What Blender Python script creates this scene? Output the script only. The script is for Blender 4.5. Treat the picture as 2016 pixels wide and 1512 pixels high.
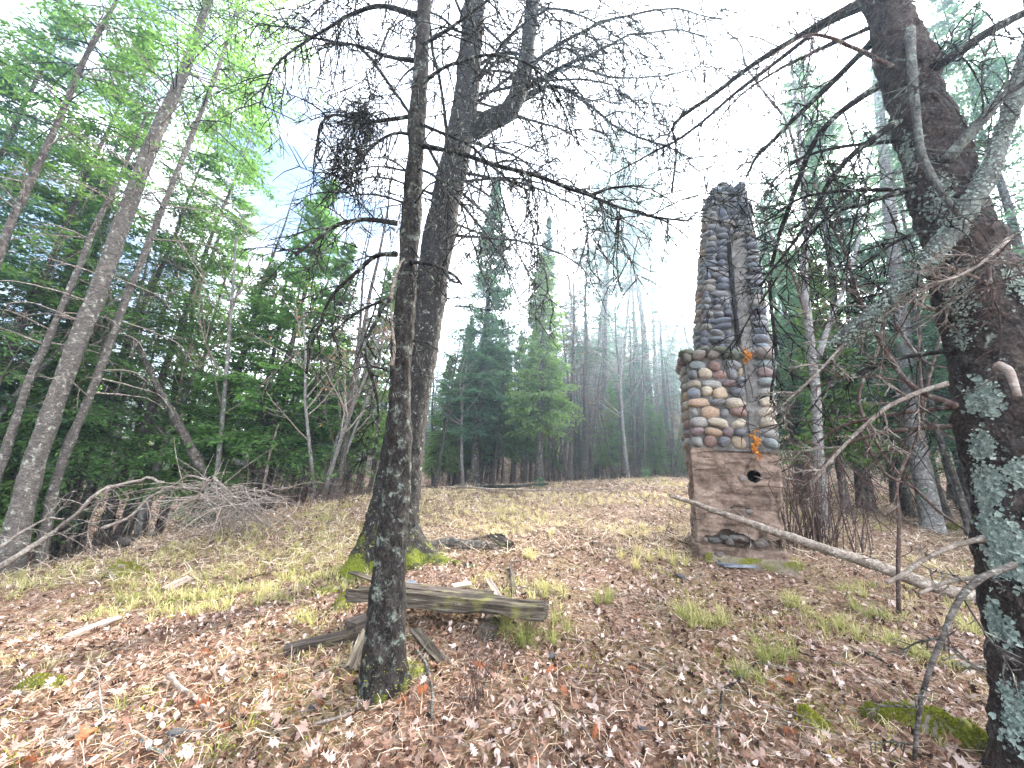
import bpy, math, random
import numpy as np
from mathutils import Matrix, Vector

random.seed(7)
RNG = np.random.default_rng(7)
S = bpy.context.scene
for o in list(bpy.data.objects):
    bpy.data.objects.remove(o)
R = math.radians

# ------------------------------------------------------------------ camera
FPX, PITCH, ROLL, EYE = 780.0, R(12.0), R(3.0), 1.5
cf = np.array([0, math.cos(PITCH), math.sin(PITCH)])
cu0 = np.array([0, -math.sin(PITCH), math.cos(PITCH)])
cr0 = np.array([1.0, 0, 0])
cr = cr0 * math.cos(ROLL) + cu0 * math.sin(ROLL)
cu = -cr0 * math.sin(ROLL) + cu0 * math.cos(ROLL)
cam_d = bpy.data.cameras.new('camera')
cam = bpy.data.objects.new('camera', cam_d)
S.collection.objects.link(cam)
cam_d.sensor_width = 36.0
cam_d.lens = FPX / 2016.0 * 36.0
cam_d.clip_start, cam_d.clip_end = 0.05, 600
cam.matrix_world = Matrix(((cr[0], cu[0], -cf[0], 0), (cr[1], cu[1], -cf[1], 0), (cr[2], cu[2], -cf[2], EYE), (0, 0, 0, 1)))
S.camera = cam

# ------------------------------------------------------------------ sky, sun, exposure
SUN_EL, SUN_AZ = R(28), R(40)
w = bpy.data.worlds.new('World'); S.world = w; w.use_nodes = True
nt = w.node_tree; nt.nodes.clear()
def wn(t, **k):
    n = nt.nodes.new(t)
    for a, b in k.items(): setattr(n, a, b)
    return n
out = wn('ShaderNodeOutputWorld'); bg = wn('ShaderNodeBackground'); bg.inputs['Strength'].default_value = 0.05
sky = wn('ShaderNodeTexSky', sky_type='NISHITA'); sky.sun_disc = False
sky.sun_elevation, sky.sun_rotation = SUN_EL, SUN_AZ
tc = wn('ShaderNodeTexCoord')
mp = wn('ShaderNodeMapping'); mp.inputs['Scale'].default_value = (1, 1, 2.2); mp.inputs['Location'].default_value = (0.35, 0.1, 0.2)
nz = wn('ShaderNodeTexNoise'); nz.inputs['Scale'].default_value = 1.7; nz.inputs['Detail'].default_value = 7; nz.inputs['Roughness'].default_value = 0.55
rp = wn('ShaderNodeValToRGB'); rp.color_ramp.elements[0].position = 0.36; rp.color_ramp.elements[1].position = 0.60
mx = wn('ShaderNodeMix', data_type='RGBA')
mx.inputs[7].default_value = (20.0, 20.3, 21.2, 1)
L = nt.links.new
L(tc.outputs['Generated'], mp.inputs['Vector']); L(mp.outputs['Vector'], nz.inputs['Vector']); 
sx = wn('ShaderNodeSeparateXYZ'); L(tc.outputs['Generated'], sx.inputs[0])
ma = wn('ShaderNodeMath', operation='MULTIPLY_ADD'); L(sx.outputs[0], ma.inputs[0]); ma.inputs[1].default_value = 0.22; L(nz.outputs['Fac'], ma.inputs[2]); L(ma.outputs[0], rp.inputs['Fac'])
L(rp.outputs['Color'], mx.inputs[0]); L(sky.outputs['Color'], mx.inputs[6]); L(mx.outputs[2], bg.inputs['Color']); L(bg.outputs[0], out.inputs[0])
sl = bpy.data.lights.new('sun', 'SUN'); sl.energy = 4.2; sl.angle = R(12); sl.color = (1, 0.93, 0.82)
so = bpy.data.objects.new('sun', sl); S.collection.objects.link(so)
sd = Vector((math.sin(SUN_AZ) * math.cos(SUN_EL), math.cos(SUN_AZ) * math.cos(SUN_EL), math.sin(SUN_EL)))
so.rotation_euler = sd.to_track_quat('Z', 'Y').to_euler()
so.location = sd * 60
S.view_settings.view_transform = 'Standard'; S.view_settings.look = 'None'; S.view_settings.gamma = 1
S.view_settings.use_curve_mapping = False
S.view_settings.exposure = 3.3
S.render.engine = 'CYCLES'
S.cycles.max_bounces = 9; S.cycles.diffuse_bounces = 5; S.cycles.transmission_bounces = 5; S.cycles.glossy_bounces = 2; S.cycles.volume_bounces = 0
S.cycles.use_denoising = True
try:
    S.cycles.denoiser = 'OPENIMAGEDENOISE'; S.cycles.denoising_prefilter = 'ACCURATE'
except Exception: pass

# ------------------------------------------------------------------ maths helpers
def at(px, py, Y):
    d = cf + (px - 1008) / FPX * cr + (756 - py) / FPX * cu
    return d / d[1] * Y + np.array([0, 0, EYE])
def unit(v): return v / (np.linalg.norm(v, axis=-1, keepdims=True) + 1e-12)
def _hash(ix, iy, iz, seed):
    h = (ix * 374761393 + iy * 668265263 + iz * 2147483647 + seed * 974711) & 0xFFFFFFFF
    h = ((h ^ (h >> 13)) * 1274126177) & 0xFFFFFFFF
    return ((h ^ (h >> 16)) & 0xFFFF) / 65535.0
def vnoise(P, scale=1.0, seed=0):
    P = np.asarray(P, float) * scale
    i = np.floor(P).astype(np.int64); f = P - i; f = f * f * (3 - 2 * f)
    r = 0
    for a in (0, 1):
        for b in (0, 1):
            for c in (0, 1):
                wgt = (f[..., 0] if a else 1 - f[..., 0]) * (f[..., 1] if b else 1 - f[..., 1]) * (f[..., 2] if c else 1 - f[..., 2])
                r = r + wgt * _hash(i[..., 0] + a, i[..., 1] + b, i[..., 2] + c, seed)
    return r * 2 - 1
def fbm(P, scale=1.0, seed=0, oct=3):
    r, a = 0, 1.0
    for k in range(oct):
        r = r + a * vnoise(P, scale * 2 ** k, seed + k); a *= 0.5
    return r
def spline(pts, n):
    P = np.asarray(pts, float)
    if len(P) == 2: return P[0] + (P[1] - P[0]) * np.linspace(0, 1, n)[:, None]
    E = np.vstack([2 * P[0] - P[1], P, 2 * P[-1] - P[-2]])
    t = np.linspace(0, len(P) - 1 - 1e-9, n); i = t.astype(int); u = (t - i)[:, None]
    a, b, c, d = E[i], E[i + 1], E[i + 2], E[i + 3]
    return 0.5 * (2 * b + (c - a) * u + (2 * a - 5 * b + 4 * c - d) * u * u + (3 * b - a - 3 * c + d) * u ** 3)

# ------------------------------------------------------------------ terrain height
CTRL = []
for px, py, Y in ((1008, 1512, 2.1), (0, 1512, 2.0), (2016, 1512, 2.2), (760, 1335, 2.65), (0, 1300, 3.2), (350, 1300, 3.0), (1300, 1300, 3.0), (1700, 1300, 3.05),
                  (790, 1110, 4.85), (1450, 1095, 5.3), (1950, 1190, 4.4), (400, 1160, 4.9), (1100, 1100, 5.0), (60, 1150, 5.3),
                  (0, 1140, 6.0), (170, 1100, 6.8), (300, 1062, 7.6), (500, 1022, 8.6), (640, 990, 9.3), (850, 966, 10.5), (1000, 962, 11), (1200, 950, 11.5), (1350, 946, 11.5),
                  (1830, 1045, 8.0), (1700, 1060, 7.0), (1000, 1020, 7.5), (700, 1030, 7.2), (1900, 1000, 12), (1650, 985, 12)):
    CTRL.append(at(px, py, Y))
for p in ((0, 0, 0), (-4, -3, -0.1), (4, -3, 0.1), (-12, -8, -.6), (12, -8, .3), (0, -25, -.4), (-7.5, 10.5, -1.3), (-5, 13, -.6), (-12, 9, -1.9), (-14, 3, -1.2), (-14, 16, -1.6), (-8, 18, -.6),
          (0, 15, .85), (6, 15, 1.0), (12, 12, 1.2), (14, 4, .8), (2, 20, 1.0), (-4, 24, .4), (10, 24, 2.6), (6, 32, 4.0), (-6, 34, 1.2), (16, 34, 6.5), (24, 14, 2.4), (8, 45, 8.5), (-20, 40, .5), (24, 50, 11),
          (-30, 10, -2.5), (-40, 60, 2), (0, 75, 10), (45, 45, 11), (50, 0, 4), (-60, 0, -3), (0, -70, -1), (60, 90, 14), (-60, 90, 5), (0, 150, 12), (150, 0, 6), (-150, 0, -2), (150, 170, 12), (-150, 170, 6), (0, -150, 0), (-120, -120, 0), (120, -120, 2)):
    CTRL.append(np.array(p, float))
CT = np.array(CTRL)
def _tpsk(r2): return 0.5 * r2 * np.log(r2 + 1e-9)
def _solve():
    n = len(CT); A = np.zeros((n + 3, n + 3)); xy = CT[:, :2]
    A[:n, :n] = _tpsk(((xy[:, None] - xy[None]) ** 2).sum(-1)) + np.eye(n) * 0.4
    A[:n, n] = 1; A[:n, n + 1:] = xy; A[n, :n] = 1; A[n + 1:, :n] = xy.T
    b = np.zeros(n + 3); b[:n] = CT[:, 2]
    return np.linalg.solve(A, b)
TW = _solve()
def hgt(x, y):
    x = np.asarray(x, float); y = np.asarray(y, float); sh = x.shape
    q = np.stack([x.ravel(), y.ravel()], -1); res = np.empty(len(q))
    for k in range(0, len(q), 20000):
        c = q[k:k + 20000]
        K = _tpsk(((c[:, None] - CT[None, :, :2]) ** 2).sum(-1))
        res[k:k + 20000] = K @ TW[:-3] + TW[-3] + c @ TW[-2:]
    p3 = np.stack([q[:, 0], q[:, 1], q[:, 0] * 0], -1)
    res += 0.035 * vnoise(p3, 1.3, 5) + 0.018 * vnoise(p3, 4.1, 9) + 0.008 * vnoise(p3, 11, 2)
    return res.reshape(sh)
def gz(x, y): return float(hgt(np.array([x]), np.array([y]))[0])
def gp(x, y, dz=0.0): return np.array([x, y, gz(x, y) + dz])
def hit(px, py, dz=0.0, y0=1.2, y1=40):
    Y = np.exp(np.linspace(math.log(y0), math.log(y1), 900))
    d = at(px, py, 1.0) - np.array([0, 0, EYE])
    z = EYE + d[2] * Y; h = hgt(d[0] * Y, Y)
    k = int(np.argmax(z < h)) if (z < h).any() else 899
    return np.array([d[0] * Y[k], Y[k], h[k] + dz])

# ------------------------------------------------------------------ mesh helpers
C = S.collection
def mesh_np(name, V, Fs, mat=None, smooth=False, tint=None):
    V = np.asarray(V, np.float32)
    if not isinstance(Fs, (list, tuple)): Fs = [Fs]
    Fs = [np.asarray(f, np.int32) for f in Fs if len(f)]
    me = bpy.data.meshes.new(name)
    me.vertices.add(len(V)); me.vertices.foreach_set('co', V.ravel())
    li = np.concatenate([f.ravel() for f in Fs]); cnt = np.concatenate([np.full(len(f), f.shape[1], np.int32) for f in Fs])
    me.loops.add(len(li)); me.loops.foreach_set('vertex_index', li)
    st = np.zeros(len(cnt), np.int32); st[1:] = np.cumsum(cnt)[:-1]
    me.polygons.add(len(cnt)); me.polygons.foreach_set('loop_start', st)
    me.polygons.foreach_set('use_smooth', np.full(len(cnt), smooth, bool))
    if tint is not None:
        a = me.attributes.new('tint', 'FLOAT', 'FACE'); a.data.foreach_set('value', np.asarray(tint, np.float32))
    me.update(calc_edges=True)
    if mat is not None: me.materials.append(mat)
    return me
def link(name, me, parent=None, loc=None, kind=None):
    o = bpy.data.objects.new(name, me); C.objects.link(o)
    if parent is not None: o.parent = parent
    if loc is not None: o.location = [float(c) for c in loc]
    if kind: o['kind'] = kind
    return o
def tag(o, label, cat, group=None):
    o['label'] = label; o['category'] = cat
    if group: o['group'] = group
    return o
def thing(name, label, cat, loc=(0, 0, 0), rz=0.0, group=None):
    o = bpy.data.objects.new(name, None); C.objects.link(o); o.empty_display_size = .1
    o.location = [float(c) for c in loc]; o.rotation_euler = (0, 0, rz)
    return tag(o, label, cat, group)
def copy_tree(o, parent=None):
    c = o.copy(); C.objects.link(c)
    if parent is not None: c.parent = parent
    for ch in o.children: copy_tree(ch, c)
    return c
def tubes(polys, sides=4):
    """polylines [(pts(N,3), radii(N))] -> verts, quads"""
    groups = {}
    for p, r in polys: groups.setdefault(len(p), []).append((p, r))
    VV, FF, off = [], [], 0
    for N, g in groups.items():
        P = np.array([a for a, b in g], float); Rr = np.array([b for a, b in g], float); M = len(g)
        T = unit(np.gradient(P, axis=1)); mt = unit(P[:, -1] - P[:, 0])
        ref = np.where((np.abs(mt[:, 2:3]) < 0.8), np.array([[0, 0, 1.0]]), np.array([[1.0, 0, 0]]))[:, None, :]
        n1 = unit(ref - (ref * T).sum(-1, keepdims=True) * T); n2 = np.cross(T, n1)
        a = np.arange(sides) / sides * 2 * math.pi
        V = P[:, :, None] + Rr[:, :, None, None] * (np.cos(a)[:, None] * n1[:, :, None] + np.sin(a)[:, None] * n2[:, :, None])
        idx = np.arange(M * N * sides).reshape(M, N, sides) + off
        q = np.stack([idx[:, :-1], np.roll(idx, -1, 2)[:, :-1], np.roll(idx, -1, 2)[:, 1:], idx[:, 1:]], -1).reshape(-1, 4)
        VV.append(V.reshape(-1, 3)); FF.append(q); off += M * N * sides
    return np.concatenate(VV), np.concatenate(FF)
def tube_mesh(name, polys, mat, sides=4, base=None, smooth=True):
    V, F = tubes(polys, sides)
    if base is not None: V = V - np.asarray(base)
    return mesh_np(name, V, F, mat, smooth)
def capped(p, r):
    """closes the ends of a polyline with tiny rings"""
    p = np.asarray(p, float); r = np.asarray(r, float)
    return np.vstack([p[0], p, p[-1]]) + np.vstack([unit(p[0] - p[1]) * 1e-4, p * 0, unit(p[-1] - p[-2]) * 1e-4]), np.concatenate([[1e-4], r, [1e-4]])
def cards(P, D, N, Ln, W):
    """rhombic leaf cards: start P, direction D, normal N"""
    side = unit(np.cross(D, N)); Ln = np.asarray(Ln)[:, None]; W = np.asarray(W)[:, None]
    mid = P + D * Ln * .5
    V = np.stack([P, mid + side * W * .5, P + D * Ln, mid - side * W * .5], 1).reshape(-1, 3)
    return V, np.arange(len(V)).reshape(-1, 4)
def scatter(proto_v, proto_f, pos, rot, sc):
    """copies of one small mesh: pos (M,3), rot (M,3,3), sc (M,)"""
    V = np.einsum('mij,nj->mni', rot, proto_v) * sc[:, None, None] + pos[:, None]
    n = len(proto_v); F = proto_f[None] + (np.arange(len(pos)) * n)[:, None, None]
    return V.reshape(-1, 3), F.reshape(-1, proto_f.shape[1])
def rotz_tilt(az, tilt, roll):
    cz, sz = np.cos(az), np.sin(az); cx, sx = np.cos(tilt), np.sin(tilt); cy, sy = np.cos(roll), np.sin(roll)
    o, z = np.ones_like(az), np.zeros_like(az)
    Z = np.stack([np.stack([cz, -sz, z], -1), np.stack([sz, cz, z], -1), np.stack([z, z, o], -1)], -2)
    X = np.stack([np.stack([o, z, z], -1), np.stack([z, cx, -sx], -1), np.stack([z, sx, cx], -1)], -2)
    Y = np.stack([np.stack([cy, z, sy], -1), np.stack([z, o, z], -1), np.stack([-sy, z, cy], -1)], -2)
    return Z @ X @ Y

# ------------------------------------------------------------------ materials
class NB:
    def __init__(s, name):
        s.m = bpy.data.materials.new(name); s.m.use_nodes = True; s.t = s.m.node_tree; s.t.nodes.clear()
        s.o = s.t.nodes.new('ShaderNodeOutputMaterial')
    def n(s, t, ins=None, **k):
        x = s.t.nodes.new(t)
        for a, b in k.items(): setattr(x, a, b)
        for a, b in (ins or {}).items():
            if hasattr(b, 'is_output'): s.t.links.new(b, x.inputs[a])
            else: x.inputs[a].default_value = b
        return x
    def obj(s, scale=(1, 1, 1)):
        c = s.n('ShaderNodeTexCoord')
        return s.n('ShaderNodeMapping', {'Vector': c.outputs['Object'], 'Scale': scale}).outputs[0]
    def noise(s, v, scale, detail=5, rough=.6, dist=0):
        return s.n('ShaderNodeTexNoise', {'Vector': v, 'Scale': scale, 'Detail': detail, 'Roughness': rough, 'Distortion': dist}).outputs['Fac']
    def ramp(s, f, stops, interp='LINEAR'):
        x = s.n('ShaderNodeValToRGB', {'Fac': f}); r = x.color_ramp; r.interpolation = interp
        while len(r.elements) < len(stops): r.elements.new(.5)
        for e, (p, c) in zip(r.elements, stops):
            e.position = p; e.color = (*c, 1) if len(c) == 3 else c
        return x.outputs['Color']
    def step(s, f, a, b): return s.ramp(f, [(a, (0, 0, 0)), (b, (1, 1, 1))])
    def mix(s, f, a, b, mode='MIX'):
        x = s.n('ShaderNodeMix', data_type='RGBA', blend_type=mode)
        for i, v in ((0, f), (6, a), (7, b)):
            if hasattr(v, 'is_output'): s.t.links.new(v, x.inputs[i])
            elif i == 0: x.inputs[0].default_value = v
            else: x.inputs[i].default_value = (*v, 1)
        return x.outputs[2]
    def math(s, op, a, b=0.0):
        x = s.n('ShaderNodeMath', operation=op)
        for i, v in ((0, a), (1, b)):
            if hasattr(v, 'is_output'): s.t.links.new(v, x.inputs[i])
            else: x.inputs[i].default_value = v
        return x.outputs[0]
    def bump(s, h, d, st=1.0): return s.n('ShaderNodeBump', {'Height': h, 'Distance': d, 'Strength': st}).outputs[0]
    def pbr(s, col, rough=.9, normal=None, spec=.2):
        ins = {'Base Color': col if hasattr(col, 'is_output') else (*col, 1), 'Roughness': rough, 'Specular IOR Level': spec}
        if normal is not None: ins['Normal'] = normal
        p = s.n('ShaderNodeBsdfPrincipled', ins); s.t.links.new(p.outputs[0], s.o.inputs[0]); return p
    def leafy(s, col, trans=.35, rough=.7, tcol=None):
        p = s.n('ShaderNodeBsdfPrincipled', {'Base Color': col, 'Roughness': rough, 'Specular IOR Level': .15})
        t = s.n('ShaderNodeBsdfTranslucent', {'Color': s.mix(1.0, col, tcol, 'MULTIPLY') if tcol else col})
        x = s.n('ShaderNodeMixShader', {0: trans, 1: p.outputs[0], 2: t.outputs[0]}); s.t.links.new(x.outputs[0], s.o.inputs[0])
    def attr(s, nm='tint'): return s.n('ShaderNodeAttribute', attribute_name=nm).outputs['Fac']

def bark(name, dark, light, scale=14, stretch=.35, lichen=0.0, lcol=(.33, .38, .32), moss=0.0, mcol=(.13, .15, .02), depth=.012, rust=0.0):
    b = NB(name); v = b.obj((1, 1, stretch))
    n1 = b.noise(v, scale, 9, .7, .4)
    vo = b.n('ShaderNodeTexVoronoi', {'Vector': v, 'Scale': scale * 2.2}, feature='F1').outputs['Distance']
    h = b.math('ADD', n1, b.math('MULTIPLY', vo, .5))
    col = b.ramp(n1, [(.36, dark), (.54, tuple(a * .65 + c * .35 for a, c in zip(dark, light))), (.66, light)])
    v2 = b.obj()
    fl = b.n('ShaderNodeTexVoronoi', {'Vector': v, 'Scale': scale * 5.5, 'Randomness': 1.0}, feature='F1')
    cell = b.n('ShaderNodeSeparateColor', {0: fl.outputs['Color']}).outputs[0]
    col = b.mix(b.math('MULTIPLY', b.step(cell, .5, 1.0), .38), col, tuple(min(1, c * 1.5) for c in light))
    h = b.math('ADD', h, b.math('MULTIPLY', cell, .35))
    if rust: col = b.mix(b.math('MULTIPLY', b.step(b.noise(v2, 5, 4), .45, .65), rust), col, (.09, .055, .042))
    if lichen:
        ln = b.noise(v2, 15, 9, .74, .3)
        col = b.mix(b.math('MULTIPLY', b.step(ln, .63 - lichen * .3, .73 - lichen * .3), .8), col, lcol)
        ln2 = b.noise(v2, 38, 5, .7)
        col = b.mix(b.math('MULTIPLY', b.step(ln2, .62, .68), min(1, lichen * 1.2)), col, tuple(min(1, c * 1.35) for c in lcol))
    if moss:
        z = b.n('ShaderNodeSeparateXYZ', {0: v2}).outputs[2]
        mm = b.math('ADD', b.math('MULTIPLY', b.math('SUBTRACT', moss, z), 2.2), b.math('MULTIPLY', b.math('SUBTRACT', b.noise(v2, 7, 6), .5), 3.0))
        mc = b.ramp(b.noise(v2, 60, 3), [(.3, tuple(c * .4 for c in mcol)), (.7, mcol)])
        col = b.mix(b.step(mm, .1, .5), col, mc)
    b.pbr(col, .95, b.bump(h, depth, 1.0), .12)
    return b.m
def foliage(name, a, c, d=None, trans=.4):
    b = NB(name); t = b.attr(); r = b.n('ShaderNodeObjectInfo').outputs['Random']
    f = b.math('ADD', b.math('MULTIPLY', t, .7), b.math('MULTIPLY', r, .3))
    stops = [(.1, a), (.75, c)] + ([(.97, d)] if d else [])
    b.leafy(b.ramp(f, stops), trans, .7, (1.7, 1.65, 1.1)); return b.m
def ramp_mat(name, stops, trans=.25, rough=.8, interp='LINEAR'):
    b = NB(name); b.leafy(b.ramp(b.attr(), stops, interp), trans, rough); return b.m

M = {}
M['near'] = bark('bark_dark_spruce', (.006, .005, .005), (.042, .036, .032), 22, .55, .32, (.16, .185, .155), .16, depth=.014)
M['big'] = bark('bark_ridged_grey', (.006, .005, .005), (.036, .031, .028), 20, .9, .2, (.27, .29, .26), .42, depth=.016)
M['right'] = bark('bark_scaly_brown', (.012, .0095, .009), (.085, .068, .062), 20, .8, .12, (.36, .42, .36), 0, depth=.03, rust=.25)
M['pale'] = bark('bark_pale_fir', (.026, .022, .02), (.15, .13, .115), 12, 2.6, .28, (.36, .37, .31), 0, depth=.01)
M['limb'] = bark('bark_lichen_limb', (.04, .038, .035), (.13, .13, .12), 30, .5, .42, (.17, .20, .17), depth=.012)
M['twig'] = bark('bark_dead_twig', (.006, .005, .005), (.028, .024, .022), 30, 1, .3, (.22, .25, .21), depth=.004)
M['twig_pale'] = bark('bark_pale_twig', (.09, .07, .06), (.30, .25, .215), 20, 1, .3, (.38, .38, .33), depth=.004)
M['twig_red'] = bark('bark_reddish_twig', (.035, .022, .02), (.12, .078, .065), 20, 1, .3, (.28, .28, .25), depth=.004)
M['trunk'] = bark('bark_forest', (.02, .016, .014), (.10, .082, .072), 10, .5, .3, (.24, .26, .23), depth=.02)
M['trunk_grey'] = bark('bark_grey_smooth', (.075, .07, .068), (.21, .20, .19), 9, .9, .3, (.42, .43, .40), depth=.008)
M['trunk_rust'] = bark('bark_orange_brown', (.08, .045, .03), (.28, .16, .10), 9, .5, 0, depth=.02)
M['log'] = bark('bark_weathered_pole', (.07, .055, .045), (.30, .25, .21), 10, 1, .25, (.42, .43, .38), depth=.006)
M['fir'] = foliage('needles_fir', (.035, .08, .025), (.095, .19, .055), (.17, .27, .085), .55)
M['fir_b'] = foliage('needles_bright', (.05, .125, .035), (.14, .27, .075), (.22, .34, .10), .55)
M['spruce'] = foliage('needles_spruce', (.025, .065, .042), (.07, .15, .09), (.13, .22, .13), .5)
M['cedar'] = foliage('sprays_cedar', (.05, .10, .03), (.16, .26, .08), (.32, .38, .14), .5)
M['hemlock'] = foliage('needles_hemlock', (.03, .075, .05), (.085, .17, .11), (.16, .26, .17), .5)
M['pine'] = foliage('needles_pine', (.02, .05, .035), (.05, .095, .06))
M['rustn'] = foliage('needles_dead_rust', (.10, .045, .025), (.24, .12, .065))
M['dead_leaf'] = foliage('leaves_clinging', (.22, .09, .03), (.45, .22, .10))

# ground
b = NB('ground_duff'); v = b.obj()
n1 = b.noise(v, 1.1, 5, .6); n2 = b.noise(v, 26, 8, .75); n3 = b.noise(v, 85, 5, .7)
col = b.ramp(n2, [(.3, (.018, .011, .008)), (.47, (.07, .042, .028)), (.6, (.20, .125, .09)), (.74, (.40, .29, .23))])  # darkest stops paint the shaded gaps under the leaves
col = b.mix(b.math('MULTIPLY', b.step(n1, .48, .62), .5), col, b.ramp(n3, [(.35, (.07, .075, .02)), (.65, (.27, .26, .10))]))
vo = b.n('ShaderNodeTexVoronoi', {'Vector': v, 'Scale': 38.0}, feature='F1')
col = b.mix(.35, col, b.ramp(b.n('ShaderNodeSeparateColor', {0: vo.outputs['Color']}).outputs[0], [(.1, (.08, .04, .025)), (.5, (.30, .18, .12)), (.9, (.55, .42, .35))]))
b.pbr(col, .97, b.bump(b.math('ADD', n2, vo.outputs['Distance']), .03, 1.0), .1); M['ground'] = b.m
LEAFC = [(.0, (.022, .012, .009)), (.3, (.11, .055, .036)), (.54, (.27, .165, .122)), (.74, (.45, .33, .28)), (.92, (.60, .48, .435)), (1.0, (.68, .58, .54))]  # wide spread puts the shadow contrast between leaves into their colour
M['leaf'] = ramp_mat('leaf_litter', LEAFC, .25, .75)
b = NB('leaf_single'); oi = b.n('ShaderNodeObjectInfo').outputs['Color']; nn = b.noise(b.obj(), 30, 4)
b.leafy(b.mix(1.0, oi, b.ramp(nn, [(.3, (.65, .62, .6)), (.7, (1.1, 1.1, 1.1))]), 'MULTIPLY'), .25, .6); M['leaf1'] = b.m
M['grass'] = ramp_mat('grass_blades', [(0, (.12, .15, .04)), (.4, (.30, .31, .10)), (.65, (.50, .45, .20)), (1, (.66, .54, .36))], .35, .6)
M['straw'] = ramp_mat('dry_straw', [(0, (.10, .06, .04)), (.45, (.34, .24, .16)), (.8, (.56, .45, .33)), (1, (.68, .60, .48))], .2, .7)
M['needle'] = ramp_mat('needle_duff', [(0, (.10, .05, .03)), (.5, (.28, .14, .08)), (1, (.50, .33, .24))], .1, .8)
M['moss'] = ramp_mat('moss_tufts', [(0, (.05, .06, .01)), (.5, (.16, .17, .02)), (1, (.32, .31, .05))], .25, .8)
M['lichen'] = ramp_mat('lichen_foliose', [(0, (.12, .15, .13)), (.5, (.24, .29, .25)), (1, (.38, .43, .38))], .15, .85)
M['orange'] = ramp_mat('lichen_orange', [(0, (.20, .07, .02)), (.5, (.36, .13, .025)), (1, (.50, .24, .05))], .1, .9)
# stones
b = NB('fieldstone'); oi = b.n('ShaderNodeObjectInfo'); v = b.obj()
loc = b.n('ShaderNodeVectorMath', {0: v, 1: oi.outputs['Location']}, operation='ADD').outputs[0]
n1 = b.noise(loc, 4, 7, .65); n2 = b.noise(loc, 22, 4, .7)
col = b.mix(1.0, oi.outputs['Color'], b.ramp(n1, [(.3, (.5, .5, .52)), (.55, (1, 1, 1)), (.72, (1.35, 1.3, 1.25))]), 'MULTIPLY')
col = b.mix(b.math('MULTIPLY', b.step(n2, .6, .68), .45), col, (.34, .34, .31))
b.pbr(col, .75, b.bump(b.math('ADD', n1, n2), .25, .5), .35); M['stone'] = b.m
def rough_mineral(name, stops, scale, bumpd, soot_shade=None):
    b = NB(name); v = b.obj(); n1 = b.noise(v, scale, 9, .7, .5); n2 = b.noise(v, scale * 9, 5, .7)
    c = b.ramp(n1, stops); n3 = b.noise(b.obj((1.2, 1.2, 4)), 3.2, 7, .65); c = b.mix(.4, c, b.ramp(n3, [(.35, (.35, .33, .32)), (.5, (.85, .85, .85)), (.65, (1.2, 1.2, 1.2))]), 'MULTIPLY'); c = b.mix(.45, c, b.ramp(n2, [(.3, (.25, .25, .25)), (.7, (1, 1, 1))]), 'MULTIPLY')
    b.pbr(c, .92, b.bump(b.math('ADD', n1, b.math('MULTIPLY', n2, .35)), bumpd), .15); return b.m
M['mortar'] = rough_mineral('mortar_old', [(.3, (.07, .065, .06)), (.5, (.16, .15, .14)), (.7, (.28, .27, .26))], 9, .02)
M['concrete'] = rough_mineral('concrete_weathered', [(.28, (.06, .045, .038)), (.45, (.19, .135, .105)), (.6, (.32, .235, .185)), (.75, (.42, .36, .31))], 4.5, .04)
M['slate'] = rough_mineral('slate_flat', [(.3, (.10, .11, .13)), (.7, (.30, .32, .36))], 6, .006)
M['soot_shade'] = rough_mineral('soot_shade_black', [(.3, (.008, .008, .009)), (.7, (.03, .03, .032))], 8, .01)  # soot of the flue, and painted shade for the slot strip
def woodm(name, stops, stretch):
    b = NB(name); v = b.obj(stretch); n1 = b.noise(v, 9, 8, .72, .3); n2 = b.noise(b.obj(), 5, 5, .6)
    c = b.ramp(n1, stops); c = b.mix(b.math('MULTIPLY', b.step(n2, .55, .7), .5), c, (.20, .20, .05))
    b.pbr(c, .9, b.bump(n1, .02), .15); return b.m
M['wood'] = woodm('wood_rotten', [(.3, (.016, .012, .009)), (.45, (.04, .031, .024)), (.58, (.10, .085, .066)), (.75, (.30, .27, .225))], (.35, 4, 6))
M['wood_dark'] = woodm('wood_wet_dark', [(.3, (.02, .015, .012)), (.5, (.06, .048, .04)), (.7, (.16, .13, .11))], (.35, 4, 6))
M['wood_pale'] = woodm('wood_pale_chip', [(.3, (.14, .10, .08)), (.5, (.28, .22, .19)), (.7, (.42, .36, .33))], (.4, 4, 6))

# ------------------------------------------------------------------ the ground
def build_floor():
    n = 300
    u = np.linspace(-1, 1, n); xs = 90 * np.sinh(4.6 * u) / math.sinh(4.6)
    vv = np.linspace(-1, 1, n); ys = np.where(vv < 0, 60 * np.sinh(4.6 * vv) / math.sinh(4.6), 95 * np.sinh(4.2 * vv) / math.sinh(4.2)) + 3.2
    X, Y = np.meshgrid(xs, ys); Z = hgt(X, Y)
    V = np.stack([X, Y, Z], -1).reshape(-1, 3); i = np.arange(n * n).reshape(n, n)
    F = np.stack([i[:-1, :-1], i[:-1, 1:], i[1:, 1:], i[1:, :-1]], -1).reshape(-1, 4)
    return link('forest_floor', mesh_np('forest_floor', V, F, M['ground'], True), kind='structure')
FLOOR = build_floor()

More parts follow.
